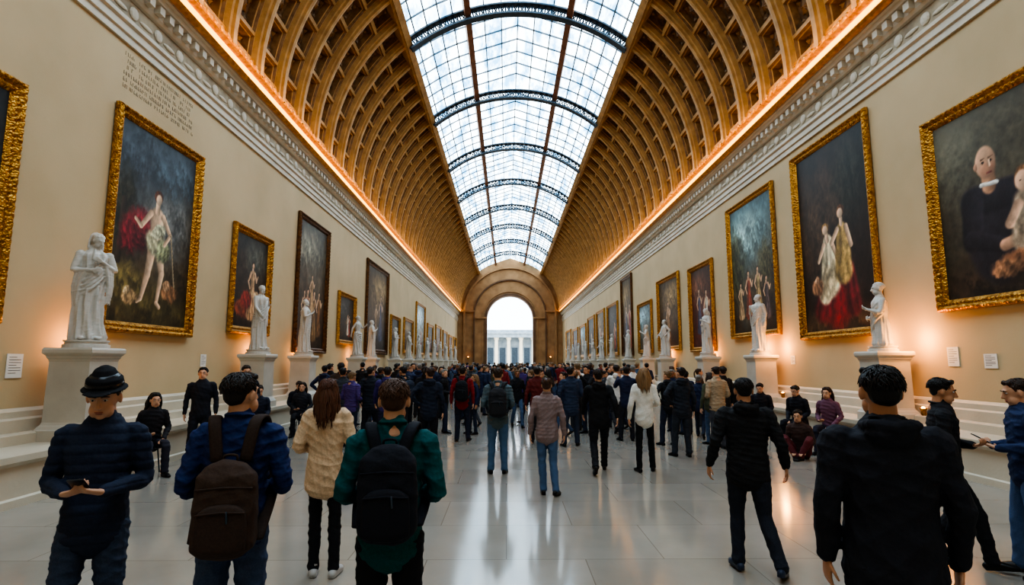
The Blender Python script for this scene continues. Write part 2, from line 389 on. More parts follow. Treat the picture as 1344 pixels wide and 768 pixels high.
# outside
G=Geo(); G.box((-45,Y1+2,-.25),(46,230,-.02)); struct('ground',G,[M_stone],'pale paved plaza outside the arch','ground')
bl=obj('colonnade_building',None,loc=(.5,135,0),label='pale stone classical building with tall columns',cat='building')
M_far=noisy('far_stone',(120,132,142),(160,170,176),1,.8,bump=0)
G=Geo(); G.box((-22,2,0),(22,9,7.9)); G.box((-22.4,-.8,7.9),(22.4,9.4,8.8)); G.box((-22.8,-1.1,8.8),(22.8,9.7,9.1)); G.box((-20,0,9.1),(20,8,9.8)); G.box((-22.5,-1.4,0),(22.5,9.5,.8))
obj('facade',G.mesh('facade',[M_far]),bl)
G=Geo(); G.lathe([(.55,.8),(.6,1.0),(.48,1.1),(.42,7.2),(.55,7.4),(.65,7.9)],14); cm=G.mesh('column',[M_stone])
for k in range(15): obj('column',cm,bl,loc=(-21+3*k,0,0))
G=Geo()
for k in range(14): G.box((-20.2+3*k,1.9,1.5),(-18.8+3*k,2.05,5.5))
obj('window_panes',G.mesh('panes',[M_iron]),bl)

# ---------------- paintings
def fbm(h,w,sc,seed):
    rs=np.random.RandomState(seed); out=np.zeros((h,w)); amp=1; tot=0
    for o in range(5):
        gy=int(sc*2**o)+2; gx=int(sc*2**o)+2; g=rs.rand(gy,gx)
        yy=np.linspace(0,gy-1.001,h); xx=np.linspace(0,gx-1.001,w); yi=yy.astype(int); xi=xx.astype(int); fy=(yy-yi)[:,None]; fx=(xx-xi)[None]
        fy=fy*fy*(3-2*fy); fx=fx*fx*(3-2*fx)
        a=g[yi][:,xi];b_=g[yi][:,xi+1];c=g[yi+1][:,xi];d=g[yi+1][:,xi+1]
        out+=amp*((a*(1-fx)+b_*fx)*(1-fy)+(c*(1-fx)+d*fx)*fy); tot+=amp; amp*=.6
    return out/tot
class Art:
    def __init__(s,W,H,top,bot,res,seed,var=.5,gain=1.05):
        s.nx=int(W*res); s.ny=int(H*res); s.asp=H/W
        s.u,s.v=np.meshgrid(np.linspace(0,1,s.nx),np.linspace(0,1,s.ny))
        s.n=fbm(s.ny,s.nx,3,seed); s.n2=fbm(s.ny,s.nx,11,seed+1); s.n3=fbm(s.ny,s.nx,30,seed+2)
        t=np.array(top,float)*gain;b=np.array(bot,float)*gain; w=np.clip(s.v*1.3-.15+(s.n-.5)*1.1,0,1)[...,None]
        s.c=(b*(1-w)+t*w)*(1+var*(s.n2-.5)[...,None]*2)*(1+.25*(s.n3-.5)[...,None]*2)
        vg=1-.4*(((s.u-.5)*2)**2*.6+((s.v-.5)*2)**2*.6)
        s.c*=vg[...,None]
    def put(s,m,col,shade):
        m=m[...,None]; m=m*m*(3-2*m)
        s.c=s.c*(1-m)+np.array(col,float)*np.clip(shade,.25,1.6)[...,None]*m
    def blob(s,x,y,rx,ry,col,rot=0,soft=.2,var=.6,rag=.03):
        dx=(s.u-x)+(s.n2-.5)*rag*2; dy=(s.v-y)*s.asp+(s.n3-.5)*rag*2; ry=ry*s.asp; ca,sa=math.cos(rot),math.sin(rot)
        p=(dx*ca+dy*sa)/rx; q=(-dx*sa+dy*ca)/ry; d=np.sqrt(p*p+q*q)
        fold=.16*np.sin(9*p+4*q+6*s.n)+.1*np.sin(17*p-5*q+9*s.n2)
        s.put(np.clip((1+soft-d)/(2*soft),0,1),col,(1+.35*(-dx/rx*.6+dy/ry*.5)+fold*(var>.3))*(1+var*(s.n3-.5)*1.5))
    def cap(s,x0,y0,x1,y1,r,col,r1=None,soft=.2,var=.3):
        r1=r1 or r; ex=x1-x0; ey=(y1-y0)*s.asp; px=s.u-x0; py=(s.v-y0)*s.asp
        t=np.clip((px*ex+py*ey)/(ex*ex+ey*ey+1e-9),0,1); rr=r+(r1-r)*t
        d=np.sqrt((px-ex*t)**2+(py-ey*t)**2)/rr
        sg=(px*ey-py*ex)/(math.hypot(ex,ey)+1e-9)/rr
        s.put(np.clip((1+soft-d)/(2*soft),0,1),col,(1-.3*np.clip(sg,-1,1)+(.16*np.sin(7*sg+5*s.n) if var>.3 else 0))*(1+var*(s.n3-.5)*1.5))
    def figure(s,x,y,h,skin=(206,168,134),dress=(150,60,50),hair=(50,34,24),lean=0):
        S=h*s.asp
        s.blob(x+.03,y,.2*S,.03*h,(28,22,16),soft=.8)
        s.cap(x,y+.56*h,x-.09*S,y+.04*h,.06*S,dress,.1*S,var=.6); s.cap(x,y+.56*h,x+.09*S,y+.04*h,.06*S,[c*.8 for c in dress],.1*S,var=.6); s.cap(x,y+.56*h,x,y+.04*h,.06*S,dress,.11*S,var=.6)
        s.cap(x-.06*S,y+.4*h,x-.12*S,y+.06*h,.012*S,[c*.55 for c in dress]); s.cap(x+.03*S,y+.45*h,x+.05*S,y+.06*h,.01*S,[c*.55 for c in dress]); s.cap(x,y+.5*h,x-.03*S,y+.08*h,.012*S,[min(255,c*1.35) for c in dress])
        s.cap(x,y+.76*h,x,y+.56*h,.085*S,dress,.06*S,var=.6)
        s.cap(x-.075*S,y+.78*h,x-.16*S,y+.62*h,.03*S,skin,.024*S); s.cap(x-.16*S,y+.62*h,x-.1*S,y+.5*h,.024*S,skin,.018*S)
        s.cap(x+.075*S,y+.78*h,x+.15*S,y+.64*h,.03*S,skin,.024*S); s.cap(x+.15*S,y+.64*h,x+.2*S,y+.74*h,.024*S,skin,.018*S)
        s.cap(x,y+.8*h,x+lean*.02,y+.87*h,.026*S,skin); s.blob(x,y+.93*h,.055*S,.055*h,hair,rag=.004); s.blob(x+.006,y+.915*h,.04*S,.045*h,skin,var=.1,rag=.002)
    def mesh(s,W,H):
        me=bpy.data.meshes.new('canvas'); N=s.nx*s.ny
        X=(s.u*W-W/2).ravel(); Z=(s.v*H).ravel(); co=np.stack([X,np.zeros(N),Z],1)
        idx=np.arange(N).reshape(s.ny,s.nx); q=np.stack([idx[:-1,:-1],idx[:-1,1:],idx[1:,1:],idx[1:,:-1]],-1).reshape(-1,4)
        me.vertices.add(N); me.vertices.foreach_set('co',co.ravel()); me.loops.add(len(q)*4); me.loops.foreach_set('vertex_index',q.ravel())
        me.polygons.add(len(q)); me.polygons.foreach_set('loop_start',np.arange(len(q))*4); me.polygons.foreach_set('loop_total',np.full(len(q),4))
        me.update(calc_edges=True)
        c=np.clip(s.c/255,0,1); c=np.where(c<=.04045,c/12.92,((c+.055)/1.055)**2.4)
        at=me.color_attributes.new('Col','FLOAT_COLOR','POINT'); at.data.foreach_set('color',np.concatenate([c.reshape(-1,3),np.ones((N,1))],1).astype(np.float32).ravel())
        me.materials.append(M_canvas); return me
def frame_mesh(W,H,fw,step,mat,dep=1.0):
    G=Geo(); T=[0,.0,.1,.22,.36,.5,.62,.76,.9,1.0]; Hh=[0,.07,.11,.13,.11,.06,.075,.07,.04,.015]
    sides=[((0,0),(1,0),(0,1),W),((W,0),(0,1),(-1,0),H),((W,H),(-1,0),(0,-1),W),((0,H),(0,-1),(1,0),H)]
    for (o,d,inn,L) in sides:
        M=max(4,int(L/step)); vs=[]
        for k in range(M+1):
            for t,h in zip(T,Hh):
                tt=t*fw; s=tt+(L-2*tt)*k/M
                if step<.08:
                    if .05<t<.4: h+=.02*abs(math.sin(pi*s/.13+t*6))-.01
                    elif .4<t<.7: h+=.01*math.sin(2*pi*s/.08)
                vs.append((o[0]+d[0]*s+inn[0]*tt-W/2,-h*dep,o[1]+d[1]*s+inn[1]*tt))
        n=len(T); G.add(vs,[(k*n+q,k*n+q+1,(k+1)*n+q+1,(k+1)*n+q) for k in range(M) for q in range(n-1)])
    return G.mesh('frame',[mat],True)
def painting(side,ya,yb,za,zb,art,label,fw=.24,mat=None,far=False):
    W=yb-ya;H=zb-za
    e=obj('painting',None,loc=(WL+.02 if side<0 else WR-.02,(ya+yb)/2,za),rot=(0,0,pi/2 if side<0 else -pi/2),label=label,cat='painting',group='framed paintings on the gallery walls')
    obj('frame',frame_mesh(W,H,fw,.25 if far else .02,mat or M_gold,1.0),e)
    obj('canvas',art.mesh(W-2*fw+.04,H-2*fw+.04),e,loc=(0,-.012,fw-.02))
sk=(212,176,144)
A=Art(2.4,3.9,(66,76,84),(84,66,44),60,1)
A.blob(.7,.6,.3,.2,(112,112,108),soft=.9,rag=.1); A.blob(.3,.85,.5,.15,(54,62,70),soft=.9,rag=.1); A.blob(.8,.85,.3,.1,(66,80,90),soft=.9,rag=.1); A.blob(.5,.1,.6,.12,(84,72,40),soft=.8,rag=.08); A.blob(.15,.22,.22,.07,(122,106,60),soft=.6,rag=.08); A.blob(.85,.24,.22,.1,(58,48,32),soft=.5,rag=.08)
A.blob(.1,.55,.13,.2,(46,44,30),soft=.5,rag=.12); A.cap(.08,.3,.1,.6,.03,(56,44,32))
A.blob(.27,.5,.18,.075,(136,40,46),rot=.5,soft=.4,rag=.06); A.blob(.17,.42,.1,.07,(116,30,38),rot=.2,soft=.4,rag=.06); A.blob(.3,.42,.08,.06,(96,26,34),rot=1,soft=.4)
A.cap(.47,.42,.43,.26,.055,sk,.036); A.cap(.43,.26,.37,.13,.036,sk,.02); A.cap(.37,.13,.33,.115,.02,sk,.016); A.cap(.55,.42,.61,.28,.055,sk,.036); A.cap(.61,.28,.57,.12,.034,sk,.02); A.cap(.57,.12,.61,.1,.02,sk)
A.blob(.5,.44,.12,.075,(176,170,136),rot=.3); A.blob(.61,.4,.09,.06,(140,144,108),rot=-.4); A.cap(.5,.57,.5,.5,.09,sk,.075); A.blob(.53,.5,.1,.035,(190,186,154),rot=.6)
A.cap(.42,.585,.31,.5,.03,sk,.022); A.cap(.31,.5,.24,.53,.02,sk,.016); A.cap(.58,.585,.69,.5,.03,sk,.022); A.cap(.69,.5,.62,.44,.02,sk); A.cap(.5,.6,.5,.645,.028,sk); A.blob(.5,.685,.055,.034,(84,46,30),rag=.005); A.blob(.508,.67,.038,.029,sk,var=.1,rag=.002)
A.cap(.7,.5,.8,.2,.009,(150,132,104)); A.blob(.75,.18,.12,.045,(140,98,66)); A.blob(.7,.22,.05,.03,(180,140,104)); A.blob(.25,.13,.1,.035,(160,130,92)); A.blob(.2,.16,.04,.025,(190,160,120))
painting(-1,9.95,12.87,2.42,6.76,A,'tall gilt-framed oil painting of a standing draped figure',.21)
A=Art(2.4,3.2,(44,52,58),(52,42,32),30,2); A.blob(.7,.5,.3,.3,(66,72,72),soft=.9)
painting(-1,5.2,8.02,2.4,6.05,A,'large dark oil painting in ornate gilt frame',.22)
A=Art(1.9,2.5,(52,50,44),(58,40,28),50,3); A.blob(.7,.75,.3,.15,(84,84,74),soft=.9); A.blob(.3,.2,.25,.1,(130,60,40)); A.figure(.55,.12,.62,dress=(176,140,104)); A.blob(.38,.3,.16,.1,(130,44,36)); A.blob(.68,.34,.1,.07,(196,160,126))
painting(-1,14.6,17.0,2.63,5.65,A,'gilt-framed oil painting of a figure with red drapery',.22)
A=Art(2.8,4.6,(100,94,78),(74,50,34),36,4); A.blob(.4,.78,.4,.12,(132,126,106),soft=.9,rag=.1); A.figure(.25,.12,.34,dress=(90,60,44)); A.figure(.78,.12,.36,dress=(120,84,54)); A.figure(.37,.06,.42,dress=(150,60,42)); A.figure(.6,.08,.4,dress=(116,88,58)); A.figure(.5,.3,.3,dress=(170,136,98))
painting(-1,19.1,22.4,2.2,7.2,A,'very tall dark-framed oil painting of a crowd of figures',.2,M_dgold)
A=Art(3.0,3.3,(96,90,72),(72,60,44),55,5,var=.3); A.blob(.15,.8,.3,.2,(112,107,88),soft=.9,rag=.1,var=.25); A.blob(.5,.06,.6,.1,(52,40,30),soft=.6,rag=.08); A.blob(.8,.85,.3,.12,(76,68,52),soft=.9,rag=.1,var=.25)
bk=(40,36,42)
A.blob(.38,.3,.2,.25,bk,soft=.12,rag=.01,var=.25); A.cap(.25,.5,.5,.5,.09,bk,.08); A.cap(.24,.5,.22,.3,.075,bk,.07); A.cap(.22,.3,.42,.24,.06,bk,.04)
A.cap(.36,.56,.36,.62,.045,(176,132,102)); A.cap(.31,.575,.41,.567,.012,(222,216,206)); A.blob(.35,.69,.066,.085,(196,154,124),soft=.1,var=.15,rag=.004); A.blob(.36,.65,.05,.04,(182,132,104),soft=.4,var=.1,rag=.002); A.blob(.37,.63,.02,.006,(130,70,60),var=.1,rag=0)
for ex_ in (.335,.385): A.blob(ex_,.69,.011,.007,(50,34,28),var=.1,rag=0); A.cap(ex_-.014,.708,ex_+.014,.71,.004,(120,90,70))
A.cap(.372,.69,.375,.665,.009,(216,172,142)); A.blob(.285,.68,.012,.02,(190,140,112),var=.1,rag=0)
A.cap(.42,.24,.6,.28,.035,(196,150,120),.03); A.cap(.58,.42,.56,.26,.09,(206,180,150),.1,var=.6); A.cap(.52,.42,.46,.34,.03,(210,168,138)); A.blob(.57,.545,.055,.06,(128,86,54),rag=.004); A.blob(.56,.53,.046,.052,(216,174,144),soft=.15,var=.15,rag=.002)
for ex_ in (.545,.575): A.blob(ex_,.533,.007,.005,(50,34,28),var=.1,rag=0)
A.cap(.76,.42,.74,.2,.1,(176,154,128),.13,var=.6); A.blob(.75,.53,.055,.06,(110,70,44),rag=.004); A.blob(.74,.52,.045,.052,(208,164,136),soft=.15,rag=.002,var=.15); A.blob(.6,.16,.2,.06,(140,94,66)); A.blob(.42,.12,.1,.05,(150,106,76))
painting(1,7.0,10.5,2.8,6.58,A,'large gilt-framed oil portrait of a robed figure with children',.22)
A=Art(2.9,4.8,(42,32,25),(52,36,28),55,6); A.blob(.4,.55,.4,.3,(66,49,34),soft=.9,rag=.1); A.blob(.5,.05,.6,.06,(80,58,38),soft=.6,rag=.08); A.blob(.8,.75,.2,.2,(40,40,30),soft=.8,rag=.1)
A.cap(.5,.34,.48,.12,.12,(130,28,32),.2,var=.7,soft=.3); A.cap(.33,.2,.28,.12,.1,(110,24,30),.12,var=.6,soft=.3); A.cap(.68,.3,.72,.12,.08,(100,28,32),.1,var=.6,soft=.3)
A.cap(.42,.42,.42,.26,.09,(206,188,152),.15,var=.7); A.cap(.42,.26,.34,.2,.12,(196,176,140),.1,var=.6); A.cap(.42,.47,.42,.4,.07,(216,198,164),.075,var=.4); A.cap(.36,.46,.27,.38,.028,sk,.02); A.cap(.48,.46,.54,.38,.028,sk,.02); A.cap(.42,.48,.41,.52,.025,sk); A.blob(.4,.55,.05,.028,(140,102,56),rag=.004); A.blob(.395,.54,.04,.025,sk,var=.1,rag=.002)
A.cap(.63,.5,.62,.3,.08,(176,144,86),.12,var=.7); A.cap(.57,.52,.48,.46,.026,sk); A.cap(.69,.52,.74,.42,.026,sk); A.cap(.63,.54,.63,.57,.022,sk); A.blob(.63,.61,.052,.032,(96,60,36),rag=.004); A.blob(.622,.598,.04,.026,sk,var=.1,rag=.002)
A.blob(.22,.24,.09,.05,(150,106,76)); A.blob(.22,.28,.04,.022,(200,150,114))
painting(1,12.1,15.5,2.46,7.75,A,'very large gilt-framed oil painting of figures in white and crimson',.22)
A=Art(3.1,4.4,(104,138,142),(76,60,42),45,7); A.blob(.4,.75,.4,.15,(144,170,166),soft=.9,rag=.1); A.blob(.5,.3,.6,.12,(74,62,46),soft=.8,rag=.08); A.blob(.12,.55,.2,.25,(72,74,52),soft=.5,rag=.12); A.blob(.85,.5,.15,.15,(80,76,52),soft=.5,rag=.12)
A.figure(.4,.12,.36,dress=(140,66,44)); A.figure(.62,.15,.34,dress=(160,138,94)); A.figure(.8,.1,.3,dress=(84,72,72)); A.figure(.2,.12,.28,dress=(170,140,104))
painting(1,16.7,20.3,2.7,7.55,A,'gilt-framed landscape oil painting with figures under blue sky',.2)
def generic(W,H,seed,kind,res):
    pal={'dark':((54,52,48),(60,44,30)),'blue':((120,144,150),(90,78,56)),'brown':((104,86,60),(64,44,28)),'light':((160,178,182),(120,114,98)),'red':((84,54,40),(96,38,30))}[kind]
    A=Art(W,H,pal[0],pal[1],res,seed); rs=random.Random(seed)
    A.blob(rs.uniform(.2,.8),.75,.35,.15,[c*1.4 for c in pal[0]],soft=.9,rag=.1); A.blob(.5,.1,.6,.1,[c*.8 for c in pal[1]],soft=.7,rag=.1)
    for _ in range(rs.randint(2,3)):
        A.figure(rs.uniform(.25,.75),rs.uniform(.08,.2),rs.uniform(.35,.6),dress=rs.choice([(150,60,46),(180,160,130),(70,70,92),(136,104,70),(200,190,170)]))
    return A
L=[(24.0,26.7,2.65,5.0,'dark',M_gold,.22),(28.7,33.9,2.3,7.35,'brown',M_dgold,.3),(34.9,37.9,2.4,4.9,'dark',M_gold,.25),(39.4,43.2,2.5,5.1,'brown',M_gold,.25),(44.6,49.4,2.5,6.8,'light',M_gold,.2),(51,55,2.5,5.5,'dark',M_gold,.3),(57,61.5,2.6,5.8,'brown',M_gold,.3),(63.5,68,2.6,5.6,'dark',M_gold,.3),(70,74.5,2.6,5.4,'red',M_gold,.3),(76.5,80.5,2.6,5.4,'dark',M_gold,.3)]
R=[(22.0,24.9,2.3,6.1,'red',M_gold,.22),(26.4,30.2,2.45,6.3,'brown',M_gold,.24),(31.5,34.8,2.4,5.5,'blue',M_gold,.24),(36.4,39.8,2.3,7.85,'brown',M_dgold,.25),(41.2,45.5,2.4,6.5,'dark',M_gold,.25),(46.8,51,2.4,6.5,'brown',M_gold,.3),(52.2,56.5,2.4,6.4,'dark',M_gold,.3),(57.9,62.8,2.4,6.0,'blue',M_gold,.3),(64.5,69.5,2.4,6.0,'dark',M_gold,.3),(71.5,77.5,2.4,6.2,'brown',M_gold,.3)]
for sd,LL in ((-1,L),(1,R)):
    for i,(a_,b_,c_,d_,k_,m_,f_) in enumerate(LL):
        painting(sd,a_,b_,c_,d_,generic(b_-a_,d_-c_,50+i*3+sd,k_,max(10,int(700/a_))),{'dark':'dark figure oil painting in gilt frame','blue':'blue-toned landscape oil painting in gilt frame','brown':'brown-toned figure oil painting in heavy frame','light':'pale sky-coloured oil painting in gilt frame','red':'reddish figure oil painting in gilt frame'}[k_],f_,m_,far=a_>35)
def placard(side,y,z,w,h):
    e=obj('wall_label',None,loc=(WL+.005 if side<0 else WR-.005,y,z),rot=(0,0,pi/2 if side<0 else -pi/2),label='small white printed information card on the wall',cat='wall label',group='information cards on the walls')
    G=Geo(); G.box((-w/2,-.012,0),(w/2,0,h)); obj('card',G.mesh('card',[M_card]),e)
    G=Geo()
    for k in range(7): G.box((-w*.38,-.014,h*(.85-.11*k)),(w*(.38 if k%3 else .1),-.0125,h*(.85-.11*k)+.008))
    obj('printed_lines',G.mesh('lines',[M_ink]),e)
placard(-1,8.42,1.62,.27,.36); placard(1,10.35,1.78,.26,.36); placard(1,9.55,1.75,.26,.25); placard(1,16.2,1.8,.24,.25); placard(-1,13.6,1.75,.24,.3)
G=Geo(); rs=random.Random(3)
for row in range(6):
    y=10.1; z=7.78-row*.13
    while y<12.5-.15*rs.random():
        w=rs.uniform(.02,.05); x0=WL+.002; x1=WL+.006
        if rs.random()<.85:
            G.box((x0,y,z),(x1,y+.01,z+.075))
            if rs.random()<.6: G.box((x0,y,z+rs.choice([0,.03,.063])),(x1,y+w,z+.012+rs.choice([0,.03,.063])))
            if rs.random()<.5: G.box((x0,y+w,z),(x1,y+w+.01,z+rs.choice([.04,.075])))
        y+=w+.035
obj('wall_inscription',G.mesh('inscr',[M_inscr]),label='faded incised lines of lettering on the plaster wall',cat='inscription',kind='stuff')

# ---------------- humans
def head_parts(G,M,fem=False):
    G.M=M; k=.95 if fem else 1
    G.ell((0,-.008,1.655),(.076*k,.096,.096),18); G.ell((0,.03,1.605),(.057*k,.064,.085),16); G.ell((0,.066,1.546),(.026*k,.024,.022),10)
    G.ell((.033,.045,1.575),(.03,.045,.045),10); G.ell((-.033,.045,1.575),(.03,.045,.045),10)
    G.tube([(0,.09,1.66),(0,.106,1.63),(0,.114,1.612)],[.008,.011,.014],n=8); G.ell((0,.1,1.608),(.018,.014,.009),8)
    G.ell((0,.082,1.672),(.05,.014,.009),10); G.ell((0,.088,1.58),(.024,.012,.008),8); G.ell((0,.086,1.569),(.02,.012,.007),8)
    for s in (-1,1): G.ell((s*.08*k,-.005,1.632),(.012,.02,.033),10)
    G.tube([(0,-.012,1.60),(0,-.012,1.53),(0,-.012,1.45)],[.054*k,.058*k,.078*k],n=14)
def hand(G,W,d,nrm,thumb,curl=.5,fr=.008):
    W=Vector(W); d=Vector(d).normalized(); nrm=Vector(nrm); nrm=(nrm-d*nrm.dot(d)).normalized(); lat=d.cross(nrm)*thumb
    G.tube([W-d*.01,W+d*.03,W+d*.085],[(.026,.02),(.037,.016),(.04,.013)],side=lat,n=12)
    for o,L in ((.031,.072),(.0105,.08),(-.0105,.075),(-.031,.06)):
        p=W+d*.085+lat*o; pts=[p]; ang=0
        for q,(ln,cv) in enumerate(((.45,.5),(.3,.9),(.25,.7))):
            ang+=curl*cv; dd=(d*math.cos(ang)+nrm*math.sin(ang)+lat*o*3*(1-curl)).normalized(); p=p+dd*L*ln; pts.append(p)
        G.tube(pts,[fr*1.05,fr,fr*.95,fr*.8],side=lat,n=8)
    p=W+d*.025+lat*.03; p2=p+(lat*.65+d*.7+nrm*.25).normalized()*.038; p3=p2+(lat*.15+d*.9+nrm*.4).normalized()*.032
    G.tube([W+d*.015+lat*.015,p,p2,p3],[fr*1.5,fr*1.35,fr*1.1,fr*.9],side=nrm,n=8)
ARMS={'down':((.25,-.03,1.14),(.262,.03,.89),(0,.12,-1),(-1,.1,0),.5),
 'out':((.28,-.05,1.16),(.34,.02,.94),(.12,.12,-1),(-1,.2,0),.6),
 'back':((.26,-.13,1.18),(.29,-.16,.94),(0,-.1,-1),(-1,0,0),.5),
 'fwd':((.25,.08,1.16),(.26,.24,.98),(0,.5,-.8),(-1,0,0),.5),
 'phone':((.235,-.01,1.15),(.085,.235,1.13),(-.75,.5,.25),(-.2,-.1,1),.9),
 'front':((.25,-.04,1.15),(.14,.2,1.1),(-.7,.6,.1),(-.2,-.3,.6),.6),
 'raised':((.25,.16,1.27),(.12,.34,1.5),(-.25,.3,1),(0,-1,.2),.7),
 'lap':((.24,.02,1.17),(.12,.25,1.02),(-.5,.8,-.1),(0,0,-1),.4),
 'pocket':((.27,-.08,1.15),(.2,.03,.95),(-.3,.3,-1),(-.6,-.2,0),.8),
 'hip':((.36,-.09,1.22),(.2,.02,1.03),(-.6,.6,-.4),(-.5,-.2,-1),.6)}
LEGS={'stand':((.1,.015,.5),(.115,-.02,.085),(.18,1,0)),'wide':((.13,.01,.5),(.17,-.02,.085),(.3,1,0)),
 'fwd':((.1,.2,.53),(.1,.28,.1),(.05,1,.12)),'rear':((.1,.0,.5),(.1,-.3,.16),(.05,1,-.55)),
 'relax':((.12,.07,.5),(.14,.08,.085),(.3,1,0)),'sit':((.12,.43,.52),(.13,.42,.085),(.15,1,0)),'sit2':((.14,.42,.53),(.2,.3,.085),(.2,1,0)),
 'floor':((.22,.33,.42),(.05,.3,.09),(-.5,1,0))}
def foldf(amp,seed,puffer=False,f=1.0):
    rs=np.random.RandomState(seed); ks=rs.normal(size=(7,3))*np.array([13,13,24])*f; ph=rs.rand(7)*6.28; kw=rs.normal(size=(7,3))*7; pw=rs.rand(7)*6.28
    def fn(co):
        d=np.zeros(len(co))
        for k,p,w,q in zip(ks,ph,kw,pw):
            s=np.sin(co@k+p+1.8*np.sin(co@w+q)); d+=.35-np.abs(s)**.7*.6
        d*=amp/3
        if puffer: d=d*.6+.006*np.sqrt(np.abs(np.sin(pi*(co[:,2]+.03*np.abs(co[:,0]))/.055)))-.006
        return d
    return fn
def build_person(P):
    vox=P.get('vox',.013); dz=P.get('drop',0); w=P.get('w',1.0); fem=P.get('fem',False); seed=P.get('seed',1)
    lean=P.get('lean',0); T=Matrix.Translation
    MU=T((0,0,-dz))@T((0,0,.93))@Matrix.Rotation(-lean,4,'X')@T((0,0,-.93))
    MH=MU@T((0,0,1.53))@Matrix.Rotation(P.get('yaw',0),4,'Z')@Matrix.Rotation(-P.get('pitch',0),4,'X')@T((0,0,-1.53))
    fr=max(.0078,vox*.8)
    out={}
    B=Geo(); B.M=MU; sh=.175 if fem else .188
    B.tube([(0,0,z) for z in (.9,.97,1.06,1.2,1.33,1.42,1.47)],[(.12*w,.08),(.13*w,.085),(.12*w,.08),(.125*w,.085),(.14*w,.09),(.135*w,.08),(.08,.07)],n=18,sub=2)
    J=Geo(); J.M=MU
    hem=P.get('hem',.82); jw=P.get('jw',1.0)*w
    zz=[hem,hem+.05,.5*(hem+1.1),1.1,1.22,1.34,1.43,1.49,1.525]
    k_=.93 if fem else 1
    aa=[(.166*jw,.122),(.174*jw,.128),(.17*jw,.128),(.152*jw if fem else .16*jw,.118),(.168*jw,.124),(.186*jw*k_,.126),(.17*jw*k_,.11),(.108,.09),(.074,.076)]
    J.tube([(0,0,z) for z in zz],aa,n=22,e=2.3,sub=3)
    if P.get('collar',True):
        n=14; J.tube([(.066*math.cos(2*pi*k/n),-.012+.068*math.sin(2*pi*k/n),1.525+.01*math.sin(2*pi*k/n+pi)) for k in range(n+1)],[(.011,.02)]*(n+1),side=(0,0,1),n=8)
    if P.get('hood'):
        J.ell((0,-.1,1.465),(.115,.05,.065),14); J.tube([(-.095,-.02,1.49),(-.09,-.1,1.5),(0,-.135,1.49),(.09,-.1,1.5),(.095,-.02,1.49)],[.024,.032,.038,.032,.024],side=(0,0,1),n=10)
    if P.get('hem_band'): J.tube([(0,0,hem+.01),(0,0,hem-.03)],[(.174*jw,.128),(.17*jw,.125)],n=22,e=2.3)
    ar=P.get('arms',('down','down'))
    for s,an in ((-1,ar[0]),(1,ar[1])):
        E,Wr,hd,pn,cu=an if not isinstance(an,str) else ARMS[an]
        m=lambda p:(p[0]*s,p[1],p[2]); S=(sh*w*.98,0,1.415); E=(E[0]*(.5+.5*w),E[1],E[2])
        mid=lambda a,b,t:tuple(a[i]*(1-t)+b[i]*t for i in range(3))
        B.tube([m(S),m(mid(S,E,.5)),m(E),m(mid(E,Wr,.35)),m(Wr)],[.04,.036,.03,.03,.025],side=(0,1,0),n=12,sub=2)
        hand(B,m(Wr),m(hd),m(pn),-s,cu,fr)
        sw=P.get('sleeve',1.0)
        J.tube([m((S[0]-.06,0,1.43)),m(S),m(mid(S,E,.5)),m(E),m(mid(E,Wr,.4)),m(mid(E,Wr,.85)),m(mid(E,Wr,.98))],[.056,.066*sw,.059*sw,.052*sw,.05*sw,.043*sw,.038*sw],side=(0,1,0),n=14,sub=3)
    Tr=Geo(); z0=.93-dz
    Tr.tube([(0,0,z0-.08),(0,0,z0+.02),(0,0,z0+.12)],[(.148*w,.108),(.16*w,.118),(.148*w,.108)],n=18,sub=2)
    lg=P.get('legs',('stand','stand')); tw=P.get('tw',1.0)
    shoes=[]
    for s,ln in ((-1,lg[0]),(1,lg[1])):
        K,An,fd=ln if not isinstance(ln,str) else LEGS[ln]
        m=lambda p:(p[0]*s,p[1],p[2]); Hp=(.09*w,0,z0-.02); mid=lambda a,b,t:tuple(a[i]*(1-t)+b[i]*t for i in range(3))
        B.M=None; B.tube([m(Hp),m(mid(Hp,K,.5)),m(K),m(mid(K,An,.35)),m(An)],[.06*w,.055*w*tw,.038,.036,.03],side=(1,0,0),n=12,sub=2)
        Tr.tube([m(Hp),m(mid(Hp,K,.5)),m(K),m(mid(K,An,.35)),m(mid(K,An,.8)),m(mid(K,An,1.02))],[.097*w*tw,.088*w*tw,.069*tw,.067*tw,.06*tw,.064*tw],side=(1,0,0),n=14,sub=3)
        F=Geo(); A_=Vector(m(An)); d=Vector((fd[0]*s,fd[1],fd[2])).normalized(); lat=Vector((d.y,-d.x,0)).normalized(); up=lat.cross(d)
        base=A_-up*.08
        F.tube([base-d*.055+up*.036,base+up*.042,base+d*.06+up*.04,base+d*.12+up*.03,base+d*.175+up*.024],[(.034,.034),(.038,.04),(.041,.038),(.044,.028),(.034,.02)],side=lat,n=14,sub=2)
        F.tube([base-d*.06+up*.01,base+d*.06+up*.01,base+d*.13+up*.01,base+d*.185+up*.01],[(.034,.012),(.04,.012),(.046,.012),(.03,.01)],side=lat,n=12,sub=2)
        F.tube([A_+up*.03,A_-up*.03],[.042,.042],n=12)
        B.tube([m(An),base+d*.04+up*.04,base+d*.1+up*.03],[.03,.028,.02],n=8)
        shoes.append(F)
    head_parts(B,MH,fem)
    out['body']=remesh(B,'person_body',M_skin,vox,2)
    out['jacket']=remesh(J,'jacket',M_cloth,vox,2,foldf(P.get('fa',.023),seed,P.get('puffer')))
    out['trousers']=remesh(Tr,'trousers',M_denim,vox,2,foldf(.02,seed+5))
    sm=[remesh(F,'shoe',M_leather,max(vox*.7,.007),2) for F in shoes]; out['shoes']=sm
    minz=min(min(v.co.z for v in x.vertices) for x in sm); out['minz']=minz
    H=Geo(); H.M=MH; hs=P.get('hair','short'); big=vox<.009; hv=.006 if big else .01
